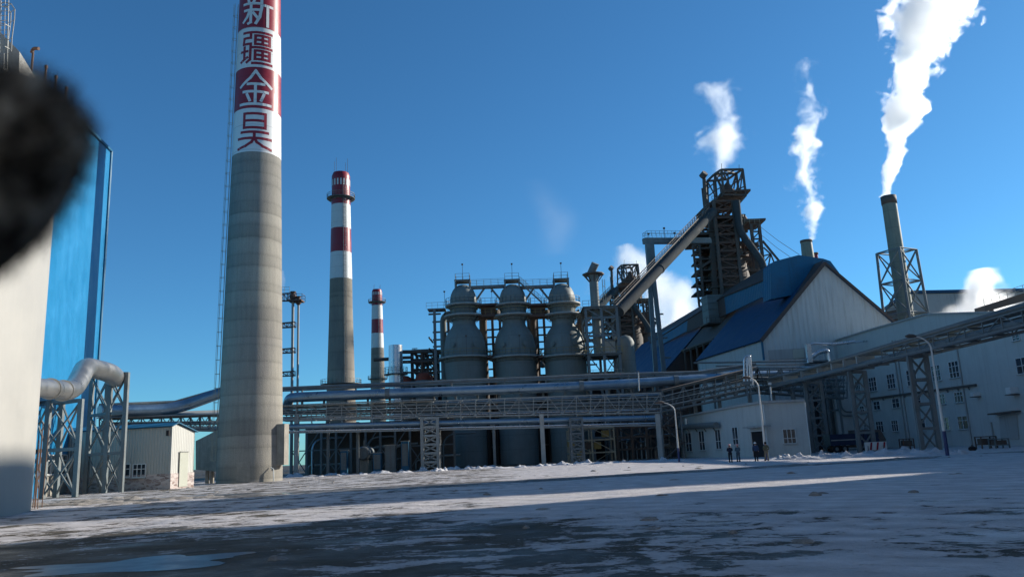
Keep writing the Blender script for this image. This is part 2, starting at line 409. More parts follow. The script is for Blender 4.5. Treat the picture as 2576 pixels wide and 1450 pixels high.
# ================================================================== ground
def gz(x, y):
    k = max(0, min(1, (abs(y - 53) - 6) / 6)) * max(0, min(1, (math.hypot(x + 7.0, y - 15.0) - 4) / 3)) * max(0, min(1, (130 - y) / 30)) * max(0, min(1, (70 - abs(x - 10)) / 20))
    n = mn.noise(Vector((x * .12, y * .12, 0))) * .05 + mn.noise(Vector((x * .6, y * .6, 3))) * .022 + mn.noise(Vector((x * 1.9, y * 1.9, 8))) * .012
    return n * k
def axis(a, b, d0, d1, st):
    v = [a]; x = a
    while x < b:
        s = st if d0 <= x <= d1 else max(st, min(400, st + .35 * (d0 - x if x < d0 else x - d1)))
        x += s; v.append(x)
    return v
xs = [-q for q in axis(12, 2600, 12, 26, .5)][::-1] + axis(-12, 2600, -12, 60, .5)
ys = [-q for q in axis(0, 1500, 0, 0, 3)][::-1] + axis(0, 3500, 5, 64, .35)
xs = sorted(set(xs)); ys = sorted(set(ys))
g = MB(); nx = len(xs)
g.v = [Vector((x, y, gz(x, y))) for y in ys for x in xs]
g.f = [[j * nx + i, j * nx + i + 1, (j + 1) * nx + i + 1, (j + 1) * nx + i] for j in range(len(ys) - 1) for i in range(nx - 1)]
g.s = [True] * len(g.f)
struct('ground', g, 'ground')
# road: dark wet strip crossing in front of the plant
def ribbon(cl, wid, z, step=1.0, jit=.35, seed=0):
    m = MB(); pts = []
    for (a, b) in zip(cl, cl[1:]):
        a, b = Vector((*a, 0)), Vector((*b, 0)); n = int((b - a).length / step)
        pts += [a.lerp(b, i / n) for i in range(n)]
    pts.append(Vector((*cl[-1], 0))); k = len(pts)
    for i, p in enumerate(pts):
        d = (pts[min(i + 1, k - 1)] - pts[max(0, i - 1)]).normalized(); s = Vector((-d.y, d.x, 0))
        for e in (-1, 1):
            q = p + s * e * (wid / 2 + jit * mn.noise(Vector((p.x * .3, p.y * .3, e * 9 + seed)))); m.v.append(Vector((q.x, q.y, z)))
    m.f = [[2 * i, 2 * i + 2, 2 * i + 3, 2 * i + 1] for i in range(k - 1)]; m.s = [False] * len(m.f)
    return m
struct('road', ribbon([(-60, 46), (-26, 49), (0, 52), (18, 59), (42, 68), (90, 86)], 5.2, .006, jit=1.2), 'road')
def blob(c, rx, ry, z, seed, rz=0, n=48, amp=.35):
    m = MB(); c = Vector(c); vs = [Vector((c.x, c.y, z))]
    for k in range(n):
        t = 2 * math.pi * k / n; q = 1 + amp * mn.noise(Vector((math.cos(t) * 1.6, math.sin(t) * 1.6, seed))) * 1.6
        x, y = rx * q * math.cos(t), ry * q * math.sin(t)
        vs.append(Vector((c.x + x * math.cos(rz) - y * math.sin(rz), c.y + x * math.sin(rz) + y * math.cos(rz), z)))
    return m.add(vs, [(0, 1 + k, 1 + (k + 1) % n) for k in range(n)])
pud = blob((-7.2, 15.4, 0), 2.0, .95, .006, 3, .25, amp=.6); struct('puddle', pud, 'ice')
pud2 = blob(G(480, 1247), 3.2, .9, .012, 9, .1); struct('puddle', pud2, 'ice')

def mound(cs, seed, name, m='snow'):
    """low irregular banks: cs = (x, y, rx, ry, h)"""
    mb = MB()
    for (x, y, rx, ry, h) in cs:
        n, k = 20, 9; vs = [Vector((x, y, h))]; fs = []
        for j in range(1, k + 1):
            for i in range(n):
                t = 2 * math.pi * i / n; r = j / k; e = 1 + .45 * mn.noise(Vector((math.cos(t) * 1.5 + x, math.sin(t) * 1.5 + y, seed)))
                px_, py_ = x + rx * r * e * math.cos(t), y + ry * r * e * math.sin(t)
                z = h * (1 - r * r) * (1 + 1.3 * mn.noise(Vector((px_ * 1.7, py_ * 1.7, seed)))) + .4 * h * mn.noise(Vector((px_ * 5, py_ * 5, seed)))
                vs.append(Vector((px_, py_, max(z, -.05) if j < k else -.08)))
        fs += [(0, 1 + i, 1 + (i + 1) % n) for i in range(n)]
        for j in range(k - 1):
            for i in range(n):
                a, b = 1 + j * n + i, 1 + j * n + (i + 1) % n; fs.append((a, a + n, b + n, b))
        mb.add(vs, fs, True)
    o = mb.build(name, m); o['kind'] = 'structure'; return o
rnd = random.Random(5)
cs = []
for i in range(60):                       # bank along the foot of the plant
    px_ = 740 + i * 16.5 + rnd.uniform(-8, 8); Y = 111 + rnd.uniform(-4, 5)
    cs.append((XA(px_, Y), Y, rnd.uniform(.3, 1.7), rnd.uniform(.4, 1.6), rnd.uniform(.05, .5) * rnd.random() + .05))
mound(cs, 1, 'snow_bank')
cs = []
for i in range(46):                       # bank in front of the white hut and the trestles
    px_ = 1960 + i * 10 + rnd.uniform(-8, 8); Y = 84 - i * .3 + rnd.uniform(-2, 2)
    cs.append((XA(px_, Y), Y, rnd.uniform(.5, 1.6), rnd.uniform(.5, 1.2), rnd.uniform(.12, .42)))
cs += [(XA(2245, 76), 76, 4.5, 1.6, .5), (XA(2330, 72), 72, 3.5, 1.3, .4)]
mound(cs, 2, 'snow_bank')
cs = [(G(x, 1262).x + rnd.uniform(-1, 1), G(x, 1262).y + rnd.uniform(-3, 5), rnd.uniform(.4, 1.3), rnd.uniform(.4, 1), rnd.uniform(.03, .13)) for x in range(140, 420, 12)]
mound(cs, 3, 'snow_bank', 'dirtysnow')
cs = []
for i in range(70):                       # frozen clods scattered over the yard
    Y = rnd.uniform(58, 80) if i % 3 else rnd.uniform(14, 44); X = rnd.uniform(-.5, .6) * Y
    cs.append((X, Y, rnd.uniform(.08, .35), rnd.uniform(.08, .3), rnd.uniform(.03, .10)))
mound(cs, 4, 'frozen_mud', 'dirtysnow')

# ================================================================== chimneys
def cam_frame(X, Y):
    d = Vector((-X, -Y, 0)).normalized(); v = -d; return d, Vector((v.y, -v.x, 0))
class Prof:
    def __init__(s, X, Y, pts):           # pts (py, width px) top -> bottom
        s.X, s.Y = X, Y; s.p = []
        for py, wd in pts:
            z = ZA(X, Y, py); s.p.append((z, wd / 2 * DEP((X, Y, z)) / F))
        s.p.sort()
        if s.p[0][0] > 0: s.p.insert(0, (0, s.p[0][1] * 1.01))
        s.p = [(max(z, 0), r) for z, r in s.p]
    def r(s, z):
        p = s.p
        if z <= p[0][0]: return p[0][1]
        for (a, ra), (b, rb) in zip(p, p[1:]):
            if z <= b: return ra + (rb - ra) * (z - a) / max(1e-6, b - a)
        return p[-1][1]
    def z(s, py, front=True):
        q = ZA(s.X, s.Y, py)
        if front:
            d, _ = cam_frame(s.X, s.Y)
            for _i in range(3): f = Vector((s.X, s.Y, 0)) + d * s.r(q); q = ZA(f.x, f.y, py)
        return q
    def seg(s, z0, z1, off=0, n=14):
        return [(s.r(z0 + (z1 - z0) * i / n) + off, z0 + (z1 - z0) * i / n) for i in range(n + 1)]
    def pt(s, phi, z, off=0):
        d, rt = cam_frame(s.X, s.Y); return Vector((s.X, s.Y, z)) + (d * math.cos(phi) + rt * math.sin(phi)) * (s.r(z) + off)

GLY = {
 0: [[(.26, -.02), (.30, .10)], [(.05, .14), (.53, .14)], [(.15, .2), (.2, .33)], [(.43, .2), (.37, .33)], [(.0, .38), (.56, .38)], [(.04, .57), (.54, .57)], [(.28, .38), (.28, .94), (.2, .97)], [(.22, .62), (.14, .78), (.0, .9)], [(.36, .66), (.5, .8)],
     [(.95, .03), (.64, .12)], [(.64, .1), (.64, .5), (.58, .78), (.46, .97)], [(.64, .42), (1.02, .42)], [(.85, .42), (.85, 1.02)]],
 1: [[(.05, .03), (.31, .03), (.31, .2), (.07, .2), (.05, .38), (.31, .38), (.30, .86), (.19, .93)], [(-.02, .6), (.2, .6)], [(.09, .47), (.09, .84)], [(-.03, .9), (.2, .79)],
     [(.38, .03), (1, .03)], [(.46, .13), (.93, .13), (.93, .39), (.46, .39), (.46, .13)], [(.46, .26), (.93, .26)], [(.695, .13), (.695, .39)],
     [(.38, .49), (1, .49)], [(.46, .59), (.93, .59), (.93, .85), (.46, .85), (.46, .59)], [(.46, .72), (.93, .72)], [(.695, .59), (.695, .85)], [(.38, .97), (1, .97)]],
 2: [[(.5, 0), (.34, .2), (.0, .44)], [(.5, 0), (.66, .2), (1, .44)], [(.26, .38), (.76, .38)], [(.12, .6), (.88, .6)], [(.5, .38), (.5, .95)], [(.24, .68), (.33, .86)], [(.76, .68), (.68, .86)], [(.02, .96), (.98, .96)]],
 3: [[(.18, .02), (.82, .02), (.82, .43), (.18, .43), (.18, .02)], [(.18, .225), (.82, .225)], [(.1, .56), (.9, .56)], [(.0, .74), (1, .74)], [(.5, .56), (.5, .74)], [(.5, .74), (.42, .86), (.25, .96), (.0, 1.03)], [(.5, .74), (.58, .86), (.75, .96), (1, 1.03)]]}
def glyph(pr, k, ztop, zbot, phic, span, m, parent, w=.075):
    H = ztop - zbot; mb = MB()
    def pos(u, v, off=.02):
        z = ztop - v * H; return pr.pt(phic + (u - .5) * span, z, off)
    W = span * pr.r((ztop + zbot) / 2); hw = w * H / 2
    for s in GLY[k]:
        pts = [Vector((u * W, v * H)) for u, v in s]
        for i, (a, b) in enumerate(zip(pts, pts[1:])):
            d = (b - a).normalized(); nn = Vector((-d.y, d.x)) * hw
            a2, b2 = a - d * hw * .9, b + d * hw * .9
            n = max(2, int((b2 - a2).length / .5)); vs = []
            for j in range(n + 1):
                p = a2.lerp(b2, j / n)
                for e in (-1, 1): q = p + nn * e; vs.append(pos(q.x / W, q.y / H, .035 + .003 * (i % 2)))
            mb.add(vs, [(2 * j, 2 * j + 1, 2 * j + 3, 2 * j + 2) for j in range(n)])
    return mb.build('painted_character', m, parent)

# --- the tall chimney
Y1 = 91.5
X1 = XA(628, Y1, 1.0)
pr = Prof(X1, Y1, [(-260, 84), (-100, 92), (0, 98), (170, 107), (385, 117), (570, 128), (725, 136), (975, 149), (1100, 156), (1212, 160)])
t = thing('tall_chimney', 'towering front chimney, its top painted in red and white bands with four large characters', 'chimney', (X1, Y1, 0))
zb = [pr.z(q) for q in (381, 272, 169, 69, -34, -140)]
MB().lathe((X1, Y1, 0), pr.seg(0, zb[0], 0, 40), 144).build('shaft', 'concrete', t)
for i in range(5):
    MB().lathe((X1, Y1, 0), pr.seg(zb[i], zb[i + 1], .012, 8), 144, cap=(i == 4)).build('painted_band', 'red' if i % 2 else 'white', t, label=('red' if i % 2 else 'white') + ' painted band')
for k, (a, b) in enumerate([(-22, 62), (80, 162), (179, 265), (284, 370)]):
    glyph(pr, k, pr.z(a), pr.z(b), R(-7), R(80), 'white' if k % 2 == 0 else 'red', t)
lm = MB(); zz = [2.5 + i * 8 for i in range(30) if 2.5 + i * 8 < zb[5]]
phl = R(-84)
for a, b in zip(zz, zz[1:]):
    p, q = pr.pt(phl, a, .14), pr.pt(phl, b, .14); d, rt = cam_frame(X1, Y1)
    o = (p - Vector((X1, Y1, p.z))).normalized(); lm.ladder(p, q, Zv.cross(o), .42, True, o, .5, .022)
    lm.beam(p, pr.pt(phl, a), .05)
lm.build('caged_ladder', 'railing', t)
fin_a = pr.pt(R(58), 0); 
fb = MB(); ph = R(62); zt_, zb_ = pr.z(1066), pr.z(1172)
c0 = pr.pt(ph, 0, -.3); o = (c0 - Vector((X1, Y1, 0))).normalized(); 
fb.box(c0 + o * .35 + Zv * ((zt_ + zb_) / 2), (1.5, 1.15, zt_ - zb_), math.atan2(o.y, o.x)); fb.build('flue_inlet_box', 'concrete_plain', t)
p = [pr.pt(R(a), z, .03) for z in (0.1, 2.2) for a in (-22, -11, 0)]
MB().add(p, [(0, 1, 4, 3), (1, 2, 5, 4)]).build('access_door', 'concrete_plain', t)
MB().tube([pr.pt(R(38), 0, .5), pr.pt(R(38), 1.3, .45), pr.pt(R(36), 1.5, .1)], .06, 8).build('drain_pipe', 'pole', t)

def platform(pr, z, out, parent, m='steel', rail='railing', n=28, h=1.2):
    r = pr.r(z); c = (pr.X, pr.Y, 0)
    MB().ring(c, r - .05, r + out, z - .15, z, n).build('platform', m, parent)
    s = MB().ring(c, r, r + .08, z - .5, z - .16, n)
    for k in range(10):
        a = 2 * math.pi * k / 10; d = Vector((math.cos(a), math.sin(a), 0)); q = Vector(c) + Zv * z
        s.beam(q + d * (r + out * .95) - Zv * .1, q + d * r - Zv * out * .9, .10)
    s.build('bracket', m, parent)
    MB().ringrail(c, r + out - .06, z, h, n, .07).build('railing', rail, parent)

def far_chimney(px, Y, prof, bands, rows, label, plats, top_rods):
    X = XA(px, Y, ZA(0, Y, prof[0][0]) * .5); pr = Prof(X, Y, prof)
    t = thing('chimney', label, 'chimney', (X, Y, 0))
    zs = [pr.z(b) for b in bands]; zt = pr.p[-1][0]
    MB().lathe((X, Y, 0), pr.seg(0, zs[0], 0, 20), 48).build('shaft', 'concrete_far', t)
    edges = zs + [zt]
    for i in range(len(edges) - 1):
        MB().lathe((X, Y, 0), pr.seg(edges[i], edges[i + 1], .02, 10), 48, cap=(i == len(edges) - 2)).build('painted_band', 'red' if i % 2 else 'white', t, label=('red' if i % 2 else 'white') + ' painted band')
    a, b = pr.z(rows[0]), pr.z(rows[1]); 
    for k in range(18):
        ph = 2 * math.pi * k / 18; d = R(4.6)
        MB().add([pr.pt(ph - d, a, .06), pr.pt(ph + d, a, .06), pr.pt(ph + d, b, .06), pr.pt(ph - d, b, .06)], [(0, 1, 2, 3)]).build('vent_slot', 'white', t)
    for py, out in plats: platform(pr, pr.z(py), out, t)
    for k in range(4):
        ph = R(45 + 90 * k + 10); p = pr.pt(ph, zt - 1, -.3); MB().beam(p, p + Zv * top_rods, .07).build('lightning_rod', 'steel_dark', t)
    lm = MB(); phl = R(18)
    n = int(zs[0] / 6)
    zl = [zs[0] * .25 + (zt - 3 - zs[0] * .25) * i / 12 for i in range(13)]
    for p_, q_ in zip(zl, zl[1:]):
        p, q = pr.pt(phl, p_, .3), pr.pt(phl, q_, .3); o = (p - Vector((X, Y, p.z))).normalized()
        lm.ladder(p, q, Zv.cross(o), .7, True, o, .9, .035)
    lm.build('ladder', 'steel_light' if Y > 300 else 'steel', t)
    return t
far_chimney(857.5, 215, [(436, 38), (440, 44), (446, 45), (478, 45), (515, 46.5), (570, 49), (630, 51.5), (697, 55), (780, 58), (900, 65), (964, 69), (1100, 78), (1160, 82)],
            [697, 630, 570, 510], (463, 447), 'middle banded chimney between the tall chimney and the smallest one, with a low ring platform', [(492, 1.35), (962, 1.7)], 5)
far_chimney(950, 330, [(728, 21), (731, 24), (735, 25), (764, 26), (801, 28), (836, 29.5), (873, 31.5), (945, 34.5), (1000, 37), (1160, 44)],
            [873, 836, 801, 766], (740, 733), 'smallest and farthest red and white banded chimney, with a pale ladder up its face', [(757, 1.5), (950, 1.2)], 3)

# --- twin pole gas flare beside the tall chimney
t = thing('flare_tower', 'thin twin pole flare tower with lattice arms just right of the tall chimney', 'tower', B(742, 140))
for px_, top, r in ((735, 733, .25), (749, 745, .2)):
    X = XA(px_, 140, 20); z = ZA(X, 140, top)
    m = MB().tube([(X, 140, 0), (X, 140, z - 1.6)], r, 12); m.build('pole', 'steel_light', t)
    MB().lathe((X, 140, 0), [(r, z - 1.6), (r + .35, z - 1.2), (r + .35, z - .7), (r + .1, z - .5), (r + .3, z)], 14).build('burner_head', 'rust', t)
X = XA(742, 140, 20); z = ZA(X, 140, 757)
MB().box((X + .1, 140, z), (2.4, 2.2, .3)).build('platform', 'rust', t)
MB().rail([(X - 1.2, 138.9, z), (X + 1.4, 138.9, z), (X + 1.4, 141.1, z), (X - 1.2, 141.1, z), (X - 1.2, 138.9, z)], 1.1, .06).build('railing', 'rust', t)
for py, hh in ((752, 1.2), (822, .9), (886, .8), (944, .8)):
    z = ZA(X, 140, py); x0 = X - 6.5; m = MB()
    for yy in (139.6, 140.4): m.truss((x0, yy, z), (X, yy, z - (.3 if py < 760 else 0)), (x0, yy, z + hh * .7), (X, yy, z + hh), 9, .09)
    m.build('lattice_arm', 'rust', t)
    if py < 760: MB().rail([(x0, 139.5, z + hh), (X - 1, 139.5, z + hh)], 1.0, .05, 1).build('railing', 'railing', t)

# small rooftop lamp on a T post
# ================================================================== left side: silo, blue building, duct, hut
t = thing('storage_silo', 'huge smooth white silo cut off by the left edge of the picture', 'silo', (-37.6, 34, 0))
c = Vector((-37.6, 34, 0)); rs = 14.8
MB().lathe(c, [(rs, 0), (rs, 19.0), (rs * .97, 19.6), (5, 21.5)], 96).build('tank_wall', 'silo', t)

# upper slanted hopper with cage ladder seen at the very top left
th = thing('roof_tower', 'white tower with a slanting top edge above the silo in the upper left corner', 'tower', flat(P(0, 130, 48)))
a, b_, c_, d_ = P(-60, 20, 48), P(0, 80, 48), P(49, 130, 48), P(46, 240, 48)
MB().prism([P(-90, 240, 48), d_, c_, b_, a, P(-90, 20, 48)], (-1.5, 5, 0)).build('hopper', 'silo', th)
lm = MB(); p0, p1 = P(8, 180, 47.6), P(12, 2, 47.6); lm.ladder(p0, p1, (1, 0, 0), .5, True, (0, -1, 0), .35, .025)
hp = [P(-2, 12, 47.4), P(10, 6, 47.4), P(28, 10, 47.4), P(37, 24, 47.4), P(36, 50, 47.4), P(30, 95, 47.4), P(28, 130, 47.4)]
lm.tube(hp, .035, 6); lm.tube([p + Vector((-.5, .4, 0)) for p in hp], .03, 6)
for p in hp[2:]: lm.beam(p, p + Vector((-.6, .4, 0)), .03)
lm.build('caged_ladder', 'steel_light', th)

# blue building
bA, bB = G(96, 1251), B(228, 91)
ub = (bB - bA).normalized(); nb = Vector((ub.y, -ub.x, 0))
def BL(px, py): return ON(px, py, bA, nb)
t = thing('blue_building', 'tall building clad in bright blue sheet with a sloping roof edge, behind the silo', 'building', flat(bA))
far = BL(245, 910); far = flat(far)
topf = BL(280, 385); topf = Vector((far.x, far.y, topf.z))
s1 = BL(181, 285)
nearp = bA - ub * 14
wallp = [nearp, far, topf, Vector((*(bA + ub * ((s1 - bA).dot(ub))).xy, s1.z)), nearp + Zv * (s1.z - (topf.z - s1.z) / (far - s1).dot(ub) * (s1 - nearp).dot(ub))]
back = Vector((-nb.x, -nb.y, 0)) * 16
if back.dot(Vector((1, 0, 0))) > 0: back = -back
MB().prism(wallp, back).build('cladding', 'blue', t)
m = MB(); 
for a, b in zip(wallp[2:], wallp[3:]): m.beam(a - back.normalized() * .1, b - back.normalized() * .1, .25)
m.beam(wallp[1] - back.normalized() * .06, wallp[2] - back.normalized() * .06, .3)
m.build('edge_flashing', 'blue_wall', t)
out = -back.normalized()
m = MB().quad(*(BL(*q) + out * .10 for q in ((96, 1252), (228, 1223), (228, 1210), (96, 1237))), .1); m.build('plinth', 'concrete_plain', t)
def win_on(quadf, x0, y0, x1, y1, off, t, nv=2, hb=(.45,), wname='window', fr=.07, dy=0):
    """window in a wall: quadf(px,py) -> world; pixel box (dy = fall of the top edge over the width)"""
    a, b, c, d = quadf(x0, y1), quadf(x1, y1 + dy), quadf(x1, y0 + dy), quadf(x0, y0)
    zb_ = (a.z + b.z) / 2; zt_ = (c.z + d.z) / 2
    a, b, c, d = flat(a, zb_), flat(b, zb_), flat(b, zt_), flat(a, zt_)
    u = (b - a); L = u.length; u.normalize(); H = zt_ - zb_
    f = MB(); o = off
    f.quad(a + o * .02, b + o * .02, c + o * .02, d + o * .02, .03)
    w_ = f.build(wname, 'glass', t)
    f = MB(); th = fr * 1.2
    for p, q in ((a, b), (b, c), (c, d), (d, a)): f.beam(p + o * .05, q + o * .05, fr * 1.5, .08)
    for i in range(1, nv): f.beam(a + u * L * i / nv + o * .06, d + u * L * i / nv + o * .06, fr, .06)
    for h in hb: f.beam(a + Zv * H * h + o * .055, b + Zv * H * h + o * .055, fr, .07)
    f.build('frame', 'frame', w_)
    f = MB().beam(a - u * .1 - Zv * .08 + o * .12, b + u * .1 - Zv * .08 + o * .12, .22, .07); f.build('sill', 'wall_grey', w_)
    return w_
win_on(BL, 112, 1144, 136, 1193, out, t, 2, (.7,), dy=-2)
win_on(BL, 141, 1143, 164, 1192, out, t, 2, (.7,), dy=-2)
MB().quad(*(BL(*q) + out * .12 for q in ((106, 1250), (166, 1238), (166, 1195), (106, 1195))), .05).build('render_patch', 'concrete_plain', t)
for i, (x, y, top) in enumerate(((78, 192, 122), (111, 228, 162), (136, 255, 187), (162, 283, 215))):
    p, q = BL(x, y), BL(x, top); X, Yv = p.x, p.y
    m = MB().tube([(X, Yv, p.z - 1), (X, Yv, q.z)], .08, 10)
    lab = ('nearest and tallest rusty vent pipe with a hooked cap above the dark blob', 'second rusty vent pipe along the blue roof edge, counted from the left', 'third rusty vent pipe along the blue roof edge, counted from the left', 'last small rusty vent pipe along the blue roof edge, farthest right')[i]
    o_ = thing('vent_pipe', lab, 'pipe', (X, Yv, p.z), 'vent pipes on the blue roof'); m.build('riser', 'rust', o_)
    z = q.z; MB().tube(arc([(X - .1, Yv, z), (X, Yv, z + .35), (X + .45 , Yv - .1, z + .25)]) if i == 0 else [(X, Yv, z), (X, Yv, z + .25)], .12, 10).build('cap', 'rust', o_)

# galvanised duct leaving the silo
Yd = 52
dp = [P(60, 973, 46), P(112, 975, 50), P(183, 985, 56), P(213, 926, 60), P(222, 923, 61), P(276, 936, 66), P(290, 950, 71)]
dr = .0
t = thing('ventilation_duct', 'large shiny galvanised duct that leaves the silo and bends up over two steel trestles', 'duct', flat(dp[1]))
path = arc(dp, 7)
MB().tube(path, [24.5 * DEP(p) / F * (.98 + 0 * i) for i, p in enumerate(path)], 28).build('duct_tube', 'duct', t)
for p, q in ((dp[1], dp[2]),):
    for k in (.18, .62):
        c = p.lerp(q, k); d = (q - p).normalized()
        MB().tube([c - d * .08, c + d * .08], 27 * DEP(c) / F, 28).build('flange_ring', 'duct', t)

def trestle(px0, px1, Y, z, name, label, m='steel', depth=2.2, bays=4, grp=None, w=.3, cat='trestle', rz=0.0, xb=True, z0=0, skew=None, sides=True):
    a, b = B(px0, Y), B(px1, Y); u = (b - a); 
    t = thing(name, label, cat, a.lerp(b, .5), grp)
    v = (Vector((-u.y, u.x, 0)) if skew is None else Vector((*skew, 0))).normalized() * depth
    f = [a, b, b + v, a + v]
    for p in f: MB().beam(p + Zv * z0, p + Zv * z, w).build('leg', m, t); 
    s = MB(); x = s
    for i in range(1, bays + 1):
        h = z0 + (z - z0) * i / bays; h0 = z0 + (z - z0) * (i - 1) / bays
        for p, q in zip(f, f[1:] + f[:1]):
            s.beam(p + Zv * (h - .1), q + Zv * (h - .1), w * .7)
            if xb and (sides or (p - q).dot(u) ** 2 > .2 * (p - q).length ** 2 * u.length ** 2): x.beam(p + Zv * (h0 + .1), q + Zv * (h - .15), w * .34); x.beam(q + Zv * (h0 + .1), p + Zv * (h - .15), w * .34)
    s.build('bracing', m, t)
    return t
ft = MB()
t = trestle(106, 188, 62, 7.4, 'trestle', 'crossed steel trestle carrying the near end of the duct against the blue wall', 'steel', 3, 2, 'trestles under the galvanised duct', .34, skew=(-.85, .6), sides=False)
t = trestle(262, 304, 70, 10.3, 'trestle', 'taller steel trestle carrying the far end of the duct beside the corrugated hut', 'steel', 3.2, 3, 'trestles under the galvanised duct', .34, skew=(-.85, .6), sides=False)

# thin steel rods standing at the silo foot
t = thing('reinforcing_rods', 'bundle of thin steel rods standing upright at the foot of the silo', 'rods', flat(G(92, 1280)))
m = MB(); rr = random.Random(2)
for i in range(9):
    p = G(72 + i * 2.1, 1279 - i * .6); p += Vector((rr.uniform(-.3, .5), 0, 0)); h = rr.uniform(2.2, 4.6); m.beam(p, p + Vector((rr.uniform(-.12, .12), .1, h)), .035)
m.build('rods', 'rust', t)

# corrugated hut
h1 = G(427, 1229); un = Vector((.15, .99, 0)).normalized(); us = Vector((-.99, .15, 0)).normalized()
nG = Vector((un.y, -un.x, 0)); nS = Vector((us.y, -us.x, 0)); nS = nS if nS.y < 0 else -nS
def HG(px, py): return ON(px, py, h1, nG)
def HS(px, py): return ON(px, py, h1, nS)
t = thing('corrugated_hut', 'small hut of pale corrugated sheet on a stone plinth left of the tall chimney', 'hut', flat(h1))
zl = HG(427, 1071).z; apx = HG(444, 1066); rt = HG(490, 1086); W_ = (rt - h1).dot(un)
ap = (apx - h1).dot(un); L_ = 12
def hp_(s, n, z): return h1 + us * s + un * n + Zv * z
MB().prism([hp_(0, 0, 1.4), hp_(0, W_, 1.4), hp_(0, W_, rt.z), hp_(0, ap, apx.z), hp_(0, 0, zl)], us * .12).build('gable_wall', 'hutgable', t)
MB().prism([hp_(.12, 0, 1.4), hp_(L_, 0, 1.4), hp_(L_, 0, zl - .05), hp_(.12, 0, zl - .05)], un * .12).build('side_wall', 'hutwall', t)
MB().prism([hp_(L_, .12, 0), hp_(L_, W_, 0), hp_(L_, W_, rt.z - .1), hp_(L_, ap, apx.z - .1), hp_(L_, .12, zl - .1)], -us * .12).build('back_wall', 'hutwall', t)
MB().prism([hp_(0, W_, 1.4), hp_(L_, W_, 1.4), hp_(L_, W_, rt.z - .1), hp_(0, W_, rt.z - .1)], -un * .12).build('rear_wall', 'hutwall', t)
m = MB().prism([hp_(-.06, -.05, 0), hp_(-.06, W_ + .05, 0), hp_(-.06, W_ + .05, 1.4), hp_(-.06, -.05, 1.4)], us * .2)
m.prism([hp_(.14, -.05, 0), hp_(L_, -.05, 0), hp_(L_, -.05, 1.4), hp_(.14, -.05, 1.4)], un * .2); m.build('stone_plinth', 'stone', t)
m = MB(); e = .25
m.quad(hp_(-e, -e, zl - .02), hp_(L_ + e, -e, zl - .02), hp_(L_ + e, ap, apx.z + .12), hp_(-e, ap, apx.z + .12), .08)
m.quad(hp_(-e, ap, apx.z + .12), hp_(L_ + e, ap, apx.z + .12), hp_(L_ + e, W_ + e, rt.z), hp_(-e, W_ + e, rt.z), .08)
m.build('roof', 'blue_wall', t)
a, b = HG(447, 1210), HG(468, 1207); sa, sb = (a - h1).dot(un), (b - h1).dot(un); dz = HG(447, 1135).z
dr_ = MB().prism([hp_(-.14, sa, .15), hp_(-.14, sb, .15), hp_(-.14, sb, dz), hp_(-.14, sa, dz)], us * .06).build('door', 'cream', t)
MB().beam(hp_(-.17, sa, dz), hp_(-.17, sb, dz), .08).build('door_frame', 'steel_light', dr_)
for x0, x1 in ((303, 327), (334, 366)):
    win_on(HS, x0, 1166, x1, 1199, nS, t, 2 if x1 < 330 else 3, (.62,), fr=.06)
MB().box(hp_(.25, -.25, zl - .6), (.25, .3, .5)).build('wall_lamp', 'dark', t)
